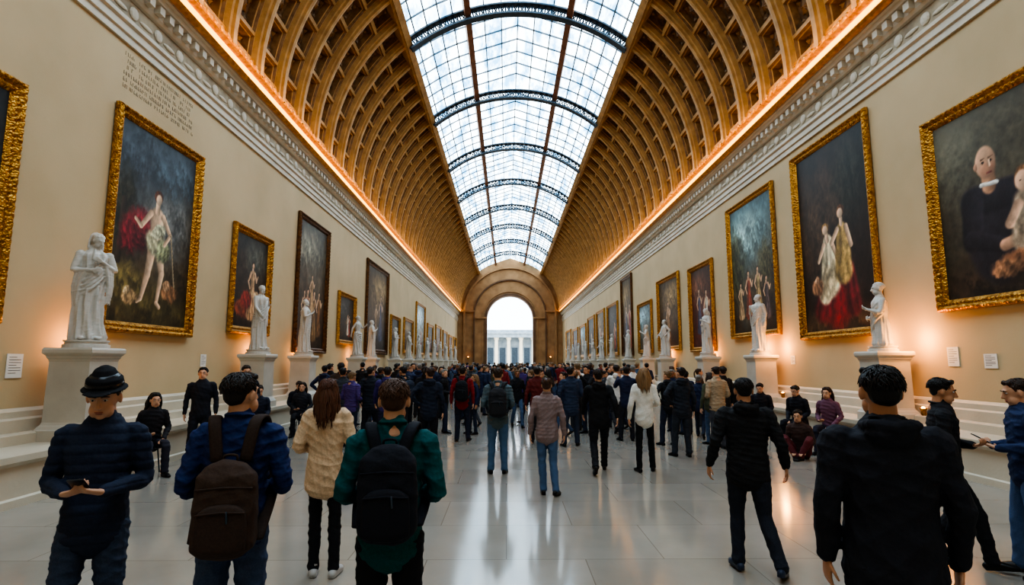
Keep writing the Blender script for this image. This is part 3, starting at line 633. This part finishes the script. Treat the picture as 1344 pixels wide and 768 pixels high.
    rs=random.Random(seed)
    H.ell((0,-.022,1.674),(.08,.096,.086),18); H.ell((0,-.05,1.635),(.071,.055,.06),14); H.tube([(-.05,.04,1.735),(0,.055,1.742),(.05,.04,1.735)],[.022,.026,.022],n=8)
    for s in (-1,1): H.tube([(s*.072,.02,1.69),(s*.077,.018,1.655)],[.01,.006],n=6)
    K_=Geo(); K_.M=MH
    nl=620 if big else 90; rr=.0036 if big else .0075
    hat=P.get('hat')
    for q in range(nl):
        th=rs.uniform(-pi,pi); el=math.acos(1-rs.random()*.97); pts=[]; tw_=rs.uniform(-.12,.2); L_=rs.uniform(.1,.2); lift_=rs.uniform(0,.12)
        if hat and el<.9: continue
        for t in range(4):
            e2=el+t*L_
            if math.sin(th)>.35 and e2>1.0: break
            if e2>1.95 or (abs(math.cos(th))>.75 and e2>1.7): break
            rj=1.0+lift_*(t/3)**1.5+.01
            pts.append((.082*rj*math.sin(e2)*math.cos(th+tw_*t),-.024+.099*rj*math.sin(e2)*math.sin(th+tw_*t),1.673+.089*rj*math.cos(e2)))
        if len(pts)>2: K_.tube(pts,[rr]*(len(pts)-1)+[rr*.3],n=5)
    if hs=='long':
        nL=90 if big else 16; r0=.009 if big else .022
        for q in range(nL):
            a=-pi*(rs.uniform(-.02,1.02)); x=math.cos(a); y=math.sin(a); j=rs.uniform(-.016,.016); ln=rs.uniform(-.06,.04); k2=rs.uniform(.9,1.08)
            K_.tube([(x*.05,-.03+y*.05,1.745),(x*.086+j*.3,-.02+y*.1,1.67),(x*.1*k2-j,-.025+y*.118*k2,1.57),(x*.1*k2+j,-.03+y*.128*k2,1.47),(x*.08*k2-j,-.04+y*.135*k2,1.37+ln)],[r0*.8,r0,r0,r0,r0*.25],n=6,sub=3)
        H.tube([(0,-.07,1.68),(0,-.1,1.58),(0,-.11,1.48),(0,-.12,1.42)],[(.08,.04),(.085,.035),(.08,.03),(.06,.015)],n=14,sub=2)
    if hs=='bun': H.ell((0,-.12,1.7),(.045,.04,.045),12)
    if hs=='tail':
        for q in range(8):
            j=rs.uniform(-.012,.012); K_.tube([(j*.3,-.11,1.69),(j,-.15,1.66),(j*1.5,-.15+j*.5,1.56),(j*2,-.13,1.46)],[.012,.014,.014,.004],n=6,sub=2)
    hm=remesh(H,'hair',M_hair,hv,1,foldf(.003,seed+9,f=3)); out['hair']=join(hm,K_.mesh('locks',[M_hair],True))
    if hat:
        H=Geo(); H.M=MH@T((0,-.014,.006))@T((0,0,1.7))@Matrix.Rotation(.05,4,'X')@T((0,0,-1.7)); H.tube([(0,0,1.69),(0,0,1.715),(0,0,1.745),(0,0,1.765)],[(.089,.106),(.093,.111),(.09,.106),(.066,.082)],side=(1,0,0),n=28,sub=2)
        H.lathe([(.02,1.688),(.088,1.69),(.113,1.68),(.115,1.686),(.088,1.7),(.02,1.7)],28,ey=1.2)
        H.tube([(-.055,.12,1.688),(0,.152,1.682),(.055,.12,1.688)],[(.006,.03)]*3,side=(0,0,1),n=8,sub=3)
        out['hat']=remesh(H,'hat',M_cloth,.0055,2)
        G_=Geo(); G_.M=H.M; G_.tube([(0,0,1.706),(0,0,1.72)],[(.0945,.1125),(.0945,.1125)],n=28); out['hatband']=G_.mesh('hat_band',[M_black],True)
    if P.get('face'):
        E=Geo(); E.M=MH; I=Geo(); I.M=MH; Br=Geo(); Br.M=MH
        for s in (-1,1):
            E.ell((s*.03,.078,1.65),(.0125,.012,.0065),12); I.ell((s*.03,.0875,1.649),(.0055,.004,.0055),10)
            Br.tube([(s*.014,.094,1.669),(s*.03,.095,1.675),(s*.05,.083,1.669)],[.004,.005,.003],n=6)
        Lp=Geo(); Lp.M=MH; Lp.ell((0,.0925,1.58),(.023,.0105,.0045),10); Lp.ell((0,.091,1.571),(.019,.0105,.005),10)
        out['eyes']=E.mesh('eye',[M_eye],True); out['iris']=I.mesh('iris',[M_iris],True); out['brows']=Br.mesh('eyebrow',[M_hair],True); out['mouth']=Lp.mesh('lips',[M_lip],True)
    return out
def rbox(G,c,h,e=4):
    G.tube([(c[0],c[1],c[2]-h[2]*.92),(c[0],c[1],c[2]-h[2]*.75),(c[0],c[1],c[2]),(c[0],c[1],c[2]+h[2]*.6),(c[0],c[1],c[2]+h[2]*.85)],[(h[0]*.9,h[1]*.8),(h[0],h[1]),(h[0],h[1]),(h[0]*.95,h[1]*.9),(h[0]*.72,h[1]*.62)],n=24,e=e,sub=3)
def backpack_meshes(vox=.009,drop=0):
    o={}
    G=Geo(); rbox(G,(0,-.222,1.2-drop),(.155,.08,.23)); o['body']=remesh(G,'backpack_body',M_cloth,vox,3,foldf(.014,44))
    G=Geo(); rbox(G,(0,-.305,1.11-drop),(.12,.035,.12)); G.tube([(-.13,-.285,1.3-drop),(0,-.3,1.31-drop),(.13,-.285,1.3-drop)],[.006]*3,side=(0,1,0),n=6)
    G.tube([(-.11,-.335,1.19-drop),(0,-.343,1.2-drop),(.11,-.335,1.19-drop)],[.005]*3,side=(0,1,0),n=6)
    o['pocket']=G.mesh('pocket',[M_cloth],True)
    G=Geo(); G.tube([(.03,-.347,1.2-drop),(.035,-.352,1.15-drop)],[.005,.005],n=6); o['zip']=G.mesh('zip_pull',[M_iron],True)
    st=[]
    for s in (-1,1):
        G=Geo(); G.tube([(s*.07,-.16,1.4-drop*.8),(s*.1,-.12,1.49),(s*.12,-.02,1.518),(s*.125,.085,1.465),(s*.13,.144,1.36),(s*.145,.145,1.22),(s*.18,.06,1.1),(s*.15,-.17,1.02-drop)],[(.032,.011)]*8,side=(1,0,0),n=10,e=3,sub=5); st.append(G.mesh('shoulder_strap',[M_cloth],True))
    o['straps']=st
    G=Geo(); G.tube([(-.03,-.17,1.41-drop),(-.03,-.18,1.45-drop),(.03,-.18,1.45-drop),(.03,-.17,1.41-drop)],[.007]*4,side=(0,1,0),n=6,sub=3); o['handle']=G.mesh('top_handle',[M_cloth],True)
    return o
BP=backpack_meshes(); BP2=backpack_meshes(drop=.12)
def add_backpack(loc,rot,sc,color,label,bp=None):
    bp=bp or BP
    e=obj('backpack',None,loc=loc,rot=rot,sc=sc,label=label,cat='backpack')
    obj('backpack_body',bp['body'],e,color=color); obj('pocket',bp['pocket'],e,color=tuple(c*.8 for c in color[:3])+(1,)); obj('top_handle',bp['handle'],e,color=color); obj('zip_pull',bp['zip'],e)
    for s in bp['straps']: obj('shoulder_strap',s,e,color=tuple(c*.7 for c in color[:3])+(1,))
SK=[lin((206,158,128)),lin((190,140,108)),lin((150,104,78)),lin((218,174,146))]
def lift(c): return tuple(min(255,x*1.08+8) for x in c)
def spawn(T,x,y,rot,sc=1.0,jc=(30,32,38),tc=(28,30,38),hc=(40,28,20),sk=0,shc=(26,24,24),label=None,group='crowd of gallery visitors',bp=None,bplabel=None,hatc=None,bpm=None,z=0):
    r=(0,0,math.radians(rot)); loc=(x,y,z-T['minz']*sc)
    p=obj('person',T['body'],loc=loc,rot=r,sc=sc,color=SK[sk],label=label,cat='person',group=group)
    obj('jacket',T['jacket'],p,color=lin(lift(jc))); obj('trousers',T['trousers'],p,color=lin(lift(tc)))
    for s in T['shoes']: obj('shoe',s,p,color=lin(shc))
    if 'hair' in T: obj('hair',T['hair'],p,color=lin(lift(hc)))
    if 'hat' in T: h=obj('hat',T['hat'],p,color=lin(hatc or (26,26,30))); obj('hat_band',T['hatband'],h)
    if 'eyes' in T: obj('eye',T['eyes'],p); obj('iris',T['iris'],p); obj('eyebrow',T['brows'],p,color=lin(hc)); obj('lips',T['mouth'],p)
    if bp: add_backpack(loc,r,sc,lin(lift(bp)),bplabel or 'dark backpack worn on both shoulders of a visitor',bpm)
    return p
placed=[]
def sp(T,x,y,rot,**k):
    placed.append((x,y)); return spawn(T,x,y,rot,**k)
hero='visitors in the open floor'
V=.0062
T=build_person(dict(vox=V,arms=('phone','phone'),legs=('stand','relax'),hair='short',hat=True,face=True,puffer=True,jw=1.02,sleeve=1.0,pitch=.3,w=.96,seed=3,hem=.86,hem_band=True))
HX,HY,HR=-2.4,3.38,200
sp(T,HX,HY,HR,sc=1.01,jc=(30,38,56),tc=(46,56,74),hc=(70,56,46),sk=0,label='person in navy quilted jacket and black hat looking at phone',group=hero)
G=Geo(); G.box((-.036,-.075,-.004),(.036,.075,.004)); ph=G.mesh('phone_body',[M_black]); G=Geo(); G.box((-.033,-.07,.0041),(.033,.07,.0048)); phs_=G.mesh('phone_screen',[M_screen])
def phone(x,y,z,rot):
    e=obj('smartphone',ph,loc=(x,y,z),rot=rot,label='black smartphone held in the hands of a visitor',cat='smartphone'); obj('screen',phs_,e)
a=math.radians(HR); phone(HX-.315*math.sin(a),HY+.315*math.cos(a),1.2,(math.radians(30),0,a))
T=build_person(dict(vox=V,arms=('front','front'),legs=('stand','stand'),hair='short',w=1.0,seed=8,hem=.88,yaw=-.55,hem_band=True))
sp(T,-1.53,3.25,14,sc=1.02,jc=(26,40,80),tc=(54,68,94),hc=(34,26,22),label='person in navy blue sweater and jeans wearing a brown backpack',group=hero,bp=(60,45,37),bplabel='dark brown leather backpack on the back of a person in navy',bpm=BP2)
T=build_person(dict(vox=V,arms=('front','down'),legs=(((.08,.06,.5),(.07,.02,.085),(.1,1,0)),'stand'),hair='long',fem=True,w=.9,jw=1.12,sleeve=1.12,seed=12,hem=.8,tw=.85,hem_band=True))
sp(T,-1.62,5.1,8,sc=.97,jc=(186,158,128),tc=(22,22,26),hc=(78,46,30),shc=(190,186,182),label='person with long brown hair in cream sweater and black leggings',group=hero)
T=build_person(dict(vox=V,arms=('front','front'),legs=('stand','stand'),hair='short',w=1.0,seed=21,hem=.86,jw=1.0,sleeve=1.03,pitch=.12,hem_band=True))
sp(T,-.63,3.15,6,sc=1.0,jc=(10,68,70),tc=(22,24,28),hc=(72,48,34),label='person in teal green sweater wearing a black backpack',group=hero,bp=(24,26,34),bplabel='black nylon backpack on the back of a person in teal')
T=build_person(dict(vox=V,arms=('out','out'),legs=(((.1,.08,.5),(.12,.02,.085),(.2,1,0)),((.12,-.02,.5),(.2,-.2,.11),(.4,1,-.25))),hair='short',w=1.06,seed=25,hem=.84,jw=1.08,sleeve=1.12,hood=True,pitch=.15,hem_band=True))
sp(T,2.2,5.17,-12,sc=.965,jc=(26,26,28),tc=(32,36,46),hc=(26,20,18),sk=1,shc=(50,60,80),label='person in black hooded jacket and dark jeans walking with arms loose',group=hero)
T=build_person(dict(vox=V,arms=('down','down'),legs=('stand','stand'),hair='short',w=1.1,seed=31,hem=.8,jw=1.08,sleeve=1.14,hood=True,hem_band=True))
sp(T,1.80,2.68,-14,sc=1.045,jc=(26,27,34),tc=(26,28,36),hc=(22,18,17),sk=1,label='large person in black hooded sweatshirt seen from behind',group=hero)
T=build_person(dict(vox=V,arms=('phone','down'),legs=('fwd','rear'),hair='short',face=True,seed=37,hem=.8,jw=1.06,sleeve=1.1,pitch=.22))
sp(T,4.05,5.2,-122,sc=.97,jc=(28,28,32),tc=(26,26,30),hc=(22,18,16),sk=1,label='person in dark jacket in profile carrying a black bag',group=hero)
T=build_person(dict(vox=.008,arms=('phone','phone'),legs=('stand','relax'),hair='short',face=True,seed=41,hem=.84,jw=1.03,pitch=.25))
sp(T,4.62,5.0,66,sc=.97,jc=(36,48,80),tc=(70,92,128),hc=(52,36,26),shc=(60,50,44),label='person in blue jacket and jeans looking down at a phone',group=hero)
a=math.radians(66); phone(4.62-.31*math.sin(a),5.0+.31*math.cos(a),1.16,(math.radians(30),0,a))
G=Geo(); rbox(G,(0,0,0),(.17,.06,.14)); bg=remesh(G,'bag_body',M_cloth,.009,2,foldf(.01,3))
e=obj('handbag',bg,loc=(3.9,4.96,.56),rot=(0,0,math.radians(-122)),color=lin((30,30,33)),label='black bag hanging from the hand of a person in dark jacket',cat='bag')
G=Geo(); G.tube([(-.1,0,.1),(-.07,0,.18),(0,0,.225),(.07,0,.18),(.1,0,.1)],[(.012,.005)]*5,n=8,sub=4); obj('bag_strap',G.mesh('bag_strap',[M_cloth],True),e,color=lin((30,30,33)))
v=.0125
TM=[build_person(dict(vox=v,arms=('down','down'),legs=('stand','relax'),seed=51,w=1.03,face=True)),
    build_person(dict(vox=v,arms=('fwd','back'),legs=('rear','fwd'),seed=52,hood=True,w=1.03)),
    build_person(dict(vox=v,arms=('front','front'),legs=('stand','stand'),seed=53,jw=1.06,face=True,pitch=.2)),
    build_person(dict(vox=v,arms=('raised','raised'),legs=('wide','stand'),seed=54)),
    build_person(dict(vox=v,arms=('hip','down'),legs=('relax','stand'),seed=55,hood=True,jw=1.04,yaw=.4)),
    build_person(dict(vox=v,arms=('pocket','front'),legs=('wide','relax'),seed=56,jw=1.08,sleeve=1.1,yaw=-.5,hem=.74))]
TF=[build_person(dict(vox=v,arms=('down','front'),legs=('stand','relax'),seed=61,fem=True,w=.9,jw=1.05,hair='long',tw=.88)),
    build_person(dict(vox=v,arms=('down','fwd'),legs=('fwd','rear'),seed=62,fem=True,w=.92,hair='bun',jw=1.05,tw=.9)),
    build_person(dict(vox=v,arms=('front','front'),legs=('stand','stand'),seed=63,fem=True,w=.92,hair='tail',hem=.62,jw=1.08,face=True))]
TS=build_person(dict(vox=v,arms=('lap','lap'),legs=('sit','sit2'),drop=.41,seed=71,face=True,lean=.15,pitch=.2,w=1.02,hem=.86))
TSF=build_person(dict(vox=v,arms=('lap','front'),legs=('sit','sit'),drop=.41,seed=72,fem=True,w=.92,hair='long',face=True,lean=.12,hem=.86))
TFL=build_person(dict(vox=v,arms=('lap','lap'),legs=('floor','floor'),drop=.8,seed=73,fem=True,w=.95,hair='tail',face=True,lean=.2,hem=.86))
mid_='visitors in the middle of the hall'
sp(TM[2],-.15,9.6,0,jc=(74,88,94),tc=(66,92,120),hc=(60,42,30),label='person in grey-blue shirt and jeans wearing a dark backpack',group=mid_,bp=(40,40,44))
T=build_person(dict(vox=.009,arms=('down','down'),legs=(((.08,.02,.5),(.06,.0,.085),(.1,1,0)),((.09,.0,.5),(.13,-.12,.1),(.3,1,-.1))),seed=81,fem=True,w=.95,hair='bun',jw=1.1,tw=.95,hem=.86,hem_band=True))
sp(T,.58,8.1,-6,sc=.93,jc=(122,104,102),tc=(66,88,118),hc=(66,44,32),label='person in mauve grey sweater and blue jeans',group=mid_)
sp(TM[1],1.58,9.6,-4,jc=(24,24,26),tc=(26,26,30),sc=.99,label='person in black hooded jacket walking away',group=mid_)
sp(TF[0],2.38,9.7,0,sc=1.0,jc=(200,194,184),tc=(22,22,24),hc=(120,90,60),label='person in white jacket and black trousers',group=mid_)
sp(TM[4],3.5,11.2,5,sc=1.0,jc=(34,38,46),tc=(40,44,52),label='person in dark grey jacket with hand on hip',group=mid_)
sp(TM[2],4.6,12.2,10,jc=(150,130,106),tc=(60,60,66),label='person in beige sweater with hands together',group=mid_)
sp(TM[0],-1.06,13.4,0,jc=(120,30,32),tc=(34,38,52),label='person in red and dark jacket wearing a backpack',group=mid_,bp=(26,26,30))
sp(TM[4],-1.5,10.9,4,jc=(28,34,48),tc=(24,24,30),hc=(60,40,30),label='person in navy jacket with hand on hip',group=mid_)
sp(TM[5],-3.2,13.2,0,jc=(30,34,42),tc=(30,32,40),label='person in black jacket standing',group=mid_)
sp(TM[0],-5.85,10.8,200,jc=(26,28,36),tc=(26,28,36),hc=(26,20,18),label='person in dark coat standing beside the ledge',group=mid_)
sp(TM[2],-5.35,11.5,215,jc=(28,28,34),tc=(30,30,36),label='person in black jacket looking down beside the ledge',group=mid_,sc=1.02)
sp(TM[1],-2.6,12.2,10,jc=(52,44,96),tc=(34,38,60),label='person in violet blue jacket walking',group=mid_)
sp(TF[1],.7,12.9,0,jc=(90,34,32),tc=(30,34,44),label='person in dark red coat',group=mid_)
sp(TM[5],1.45,12.6,0,jc=(38,48,68),tc=(40,48,64),label='person in slate blue jacket',group=mid_)
sp(TM[3],2.9,13.5,0,jc=(30,36,60),tc=(30,30,36),label='person in navy holding hands up to take a picture',group=mid_)
sp(TM[0],5.2,13.4,15,jc=(28,28,30),tc=(30,30,34),label='person in black coat',group=mid_)
sp(TF[2],-2.1,14.3,0,jc=(30,30,34),tc=(26,26,30),label='person in long black coat',group=mid_)
G=Geo(); G.lathe([(.02,.42),(.17,.42),(.18,.44),(.18,.47),(.16,.485),(.02,.485)],20); seat_m=G.mesh('seat',[M_black],True)
G=Geo(); G.tube([(0,0,.42),(.05,0,0.01)],[.012,.011],n=8); legm=G.mesh('leg',[M_iron],True)
def stool(x,y):
    e=obj('stool',None,loc=(x,y,0),label='small round black stool under a seated visitor',cat='stool',group='stools along the walls'); obj('seat',seat_m,e)
    for k in range(4): obj('leg',legm,e,loc=(.11*math.cos(pi/4+k*pi/2),.11*math.sin(pi/4+k*pi/2),0),rot=(0,0,pi/4+k*pi/2))
def seated(T,x,y,rot,**k):
    stool(x,y); a=math.radians(rot); placed.append((x-.4*math.sin(a),y+.4*math.cos(a))); sp(T,x,y,rot,group='seated visitors along the walls',**k)
seated(TSF,-6.0,9.6,225,jc=(30,28,32),tc=(40,40,50),hc=(24,20,18),label='person with long dark hair seated in black jacket')
seated(TS,-5.75,13.0,215,jc=(34,38,52),tc=(30,30,40),label='person seated in navy jacket')
seated(TSF,-5.3,14.6,190,jc=(40,40,46),tc=(30,30,34),label='person seated in grey jacket')
seated(TS,-5.8,15.6,215,jc=(24,26,36),tc=(24,26,36),label='person seated in black jacket')
seated(TSF,6.7,11.6,130,jc=(100,64,80),tc=(40,40,52),hc=(50,30,24),label='person seated in patterned mauve top')
seated(TS,6.6,12.6,120,jc=(28,28,34),tc=(28,28,34),label='person seated in dark jacket')
seated(TS,6.4,14.0,140,jc=(30,30,36),tc=(34,34,44),label='person seated in charcoal coat')
seated(TSF,6.1,15.2,150,jc=(26,26,30),tc=(26,26,30),label='person seated in black coat')
sp(TFL,5.75,11.0,140,jc=(60,44,40),tc=(90,40,44),label='person sitting on the floor with knees raised',group='seated visitors along the walls')
names={0:'black',1:'navy blue',2:'charcoal grey',3:'dark brown',4:'olive',5:'dark red',6:'beige',7:'slate blue',8:'white',9:'purple'}
cols={0:(24,24,27),1:(32,40,64),2:(52,54,58),3:(60,46,38),4:(70,72,54),5:(112,34,36),6:(170,146,118),7:(66,86,110),8:(196,192,186),9:(66,50,100)}
wts=[0]*10+[1]*7+[2]*5+[3]*2+[4]+[5]+[6]+[7]+[8]+[9]
rs=random.Random(15); cnt=0; tries=0
hairs=[(26,20,18),(44,30,22),(70,48,32),(110,84,56),(30,24,22),(120,116,110)]
while cnt<268 and tries<40000:
    tries+=1
    y=12.6+56*rs.random()**1.8; x=rs.uniform(-5.6,6.6)
    if y<15.2 and -.8<x<.6: continue
    if y<14 and rs.random()<.6: continue
    if any((x-a)**2+(y-b)**2<.64**2 for a,b in placed): continue
    T=rs.choice(TM+TF) if rs.random()<.9 else TM[5]
    fm=T in TF; c=rs.choice(wts); ang=rs.gauss(0,30) if rs.random()<.72 else rs.uniform(90,270)
    placed.append((x,y))
    spawn(T,x,y,ang,sc=rs.uniform(.92,1.06) if not fm else rs.uniform(.87,.98),jc=cols[c],tc=rs.choice([(26,26,30),(34,40,56),(60,78,104),(44,44,48)]),hc=rs.choice(hairs),sk=rs.choice([0,0,1,2,3]),label='person in %s %s'%(names[c],'coat' if T is TF[2] else 'hooded jacket' if T in (TM[1],TM[4]) else 'jacket'),
          bp=(rs.choice([(26,26,30),(50,40,34),(40,46,60)]) if rs.random()<.16 and y<35 and T in (TM[0],TM[2]) else None)); cnt+=1

# ---------------- statues
def statue_mesh(kind,vox=.0105):
    G=Geo(); T=Matrix.Translation; rs=random.Random(kind*7+1)
    yaw,pit={1:(.5,.45),2:(-.4,.05),3:(.6,.1),4:(-.2,.2),5:(-.1,.1)}[kind]
    MH=T((0,0,1.53))@Matrix.Rotation(yaw,4,'Z')@Matrix.Rotation(-pit,4,'X')@T((0,0,-1.53))
    head_parts(G,MH); G.M=MH; G.ell((0,-.02,1.672),(.082,.098,.084),16); G.ell((0,-.115,1.67),(.035,.03,.035),8)
    for k in range(110):
        a=rs.uniform(0,2*pi); b=rs.uniform(.1,1.6)
        if math.sin(a)>.3 and b>1: continue
        G.ell((.084*math.sin(b)*math.cos(a),-.022+.1*math.sin(b)*math.sin(a),1.672+.086*math.cos(b)),.012,6)
    G.M=None
    if kind==1:
        G.tube([(-.09,.0,1.5),(-.09,-.02,1.6),(-.06,-.03,1.73),(0,-.03,1.77),(.06,-.03,1.73),(.09,-.02,1.6),(.09,0,1.5)],[.022]*7,n=8,sub=2); G.ell((0,-.09,1.55),(.09,.05,.12),12)
    nude=kind==3
    G.tube([(0,0,z) for z in (.86,.95,1.08,1.2,1.33,1.42,1.48)],[(.16,.11),(.165,.12),(.13,.1),(.15,.115),(.185,.125),(.17,.1),(.08,.07)],n=20,sub=2)
    if nude:
        G.ell((-.07,.085,1.34),(.075,.04,.055),10); G.ell((.07,.085,1.34),(.075,.04,.055),10)
        for s in (-1,1):
            for q in range(3): G.ell((s*.03,.09,1.22-q*.06),(.028,.02,.026),8)
    fold=lambda th,u:1+.11*math.sin(9*th+2.5*u*3)+.07*math.sin(17*th-u*5+kind)+.03*math.sin(5*th+8*u)
    if kind==5: G.tube([(0,0,.6),(0,0,.75),(0,0,.95),(0,0,1.1),(0,0,1.22),(0,0,1.36),(0,-.01,1.46)],[(.2,.17),(.18,.15),(.165,.135),(.14,.11),(.155,.12),(.185,.12),(.1,.08)],n=60,fold=lambda th,u:1+.06*math.sin(9*th+6*u)+.05*math.sin(17*th-u*5),sub=4)
    elif nude: G.tube([(0,0,.06),(0,0,.4),(.02,0,.75),(0,0,1.0)],[(.22,.19),(.19,.17),(.19,.16),(.17,.13)],n=60,fold=fold,sub=5)
    else: G.tube([(0,0,.05),(.02,0,.35),(.03,.01,.7),(0,0,1.0),(0,0,1.2),(0,0,1.36),(0,-.01,1.47)],[(.23,.2),(.2,.17),(.19,.16),(.175,.14),(.175,.14),(.195,.135),(.1,.09)],n=60,fold=fold,sub=4)
    for q in range(5):
        o=.055*q
        if nude: pts=[(-.2,.02,1.02-o),(-.1,.15,.98-o*1.3),(.08,.16,.94-o*1.5),(.2,.04,.98-o*1.2),(.19,-.08,1.04-o)]
        else: pts=[(-.16,.0,1.44-o*1.2),(-.1,.13,1.3-o*1.3),(.04,.17-(.03 if kind==5 else 0),1.12-o*1.3),(.18,.08,.98-o*1.2),(.2-(.03 if kind==5 else 0),-.06,.98-o)]
        G.tube(pts,[.014,.02,.022,.02,.012],n=8,sub=4)
    A=ARMS; ar={1:(((.27,.03,1.16),(.07,.19,1.28),(-.7,.5,.3),(0,-1,0),.5),((.26,.04,1.13),(.06,.2,1.13),(-.9,.4,.1),(0,-1,0),.5)),
        2:('down',((.27,.05,1.17),(.1,.24,1.3),(-.5,.4,.6),(0,-1,0),.6)),
        3:(((.3,.08,1.2),(.2,.28,1.32),(-.2,.6,.6),(-1,0,0),.6),'back'),4:('hip','fwd'),
        5:(((.24,.08,1.17),(.1,.24,1.24),(-.6,.5,.4),(0,-1,.3),.6),((.24,-.03,1.15),(.1,.19,1.08),(-.8,.4,.1),(-.2,-1,0),.6))}[kind]
    for s,an in ((-1,ar[0]),(1,ar[1])):
        E,Wr,hd,pn,cu=an if not isinstance(an,str) else A[an]
        m=lambda p:(p[0]*s,p[1],p[2]); S=(.18,0,1.41); mid=lambda a,b,t:tuple(a[i]*(1-t)+b[i]*t for i in range(3))
        k=.95 if kind in (3,5) else 1.2
        G.tube([m(S),m(mid(S,E,.5)),m(E),m(mid(E,Wr,.35)),m(Wr)],[.06*k,.053*k,.042*k,.04,.027],side=(0,1,0),n=14,sub=2)
        hand(G,m(Wr),m(hd),m(pn),-s,cu,.01)
        if kind in (1,2,4):
            for q in range(3): G.tube([m(mid(E,Wr,.2+.25*q)),m((E[0]*.95-.03*q,E[1]+.03*q,E[2]-.25)),m((E[0]*.9-.03*q,E[1]*.5+.03*q,E[2]-.55))],[.028,.026,.012],n=8,sub=3)
    if kind!=5:
        for s in (-1,1): G.tube([(s*.09,.1,.07),(s*.11,.24,.06)],[(.045,.035),(.04,.025)],n=10)
    if kind in (3,4): G.tube([(-.2,-.1,.0),(-.21,-.1,.4),(-.19,-.09,.8)],[.1,.085,.07],n=14,sub=2)
    return remesh(G,'figure',M_marble,vox,1,foldf(.005 if kind==5 else .009,kind,f=1.4))
SM={k:statue_mesh(k) for k in (1,2,3,4,5)}
G=Geo(); G.lathe([(.31,0),(.31,.05),(.28,.06),(.28,.09),(.3,.1),(.3,.12)],28); plinth=G.mesh('statue_base',[M_marble])
G=Geo(); G.sqlathe([(.4,0),(.4,.16),(.38,.18),(.36,.22),(.34,.24)]); pb_=G.mesh('base',[M_ped])
G=Geo(); G.sqlathe([(.34,.24),(.325,.28),(.315,1.2),(.325,1.24)]); ps_=G.mesh('shaft',[M_ped])
G=Geo(); G.sqlathe([(.325,1.24),(.34,1.26),(.345,1.29),(.375,1.32),(.385,1.34),(.385,1.39),(.37,1.42)]); pc_=G.mesh('cap',[M_ped])
lab={1:'white marble statue of a hooded draped figure with bowed head',2:'white marble statue of a toga-clad figure with raised hand',3:'white marble statue of a bare-chested figure with hip drapery',4:'white marble statue of a robed figure with hand on hip',5:'white marble half-length draped figure with folded arms'}
LS=[(9.0,1,-135),(15.2,4,-110),(18.6,2,-80),(25.2,3,-100),(27.8,2,-70),(33.7,1,-90),(38.4,4,-90),(42.8,3,-80),(47.4,2,-90),(51.8,1,-90),(56.6,4,-90),(61.6,2,-90),(67.5,3,-90),(73,1,-90)]
RS=[(11.5,5,75),(17.1,2,110),(21.6,1,100),(27.4,4,100),(31,3,80),(35.7,2,90),(41.2,1,90),(45.8,4,90),(50.2,3,90),(55,2,90),(60.2,1,90),(65.8,4,90),(70.7,3,90)]
for sx,LL in ((-6.78,LS),(7.86,RS)):
    for i,(y,k,rot) in enumerate(LL):
        e=obj('pedestal',None,loc=(sx,y,LEDGE),label='square white stone pedestal standing on the ledge',cat='pedestal',group='statue pedestals')
        obj('base',pb_,e); obj('shaft',ps_,e); obj('cap',pc_,e)
        h=1.12 if k==5 else 1.02
        s=obj('statue',None,loc=(sx,y,LEDGE+1.42),rot=(0,0,math.radians(rot)),sc=h,label=lab[k],cat='statue',group='marble statues')
        obj('statue_base',plinth,s,sc=.8 if k==5 else 1); obj('figure',SM[k],s,loc=(0,0,-.46 if k==5 else .09))
G=Geo(); G.lathe([(.03,0),(.05,.02),(.05,.1),(.07,.14),(.06,.14),(.045,.11),(.01,.11)],16); lamp_m=G.mesh('lamp_body',[M_gold],True)
G=Geo(); G.ell((0,0,.14),.035,12); bulb_m=G.mesh('bulb',[M_bulb],True)
for side,ys in ((1,(10.95,12.1,16.5,17.7,22.2,28.1)),(-1,(9.4,15.9,19.3,26))):
    for i,y in enumerate(ys):
        x=WR-.22 if side>0 else WL+.22
        e=obj('uplight',lamp_m,loc=(x,y,LEDGE+.16),label='small brass uplight standing on the wall base',cat='lamp',group='brass uplights'); obj('bulb',bulb_m,e)
        l=bpy.data.lights.new('warm_uplight','POINT'); l.energy=24 if side>0 else 11; l.color=(1,.42,.09); l.shadow_soft_size=.08
        lo=bpy.data.objects.new('warm_uplight',l); COL.objects.link(lo); lo.location=(x+(-.1 if side>0 else .1),y,2.3 if side>0 else 2.2)
for x in (XC-6.2,XC+6.0):
    e=obj('wall_sconce',lamp_m,loc=(x,Y1-.6,2.3),sc=2.5,label='glowing amber sconce beside the arch',cat='lamp'); obj('bulb',bulb_m,e)
w=bpy.data.worlds.new('sky'); scene.world=w; w.use_nodes=True
nt=w.node_tree; bg=nt.nodes['Background']; bg.inputs['Color'].default_value=(.80,.9,1.0,1); bg.inputs['Strength'].default_value=3.0
cam=bpy.data.cameras.new('camera'); co=bpy.data.objects.new('camera',cam); COL.objects.link(co); scene.camera=co
cam.sensor_width=36; cam.lens=19.39; cam.clip_end=500; cam.clip_start=.05
co.location=(0,0,1.85); co.rotation_euler=(math.radians(97.24),0,math.radians(-.55))
try:
    scene.view_settings.look='AgX - High Contrast'
    scene.view_settings.exposure=.75
except Exception as ex: print(ex)
print('people',len(placed))
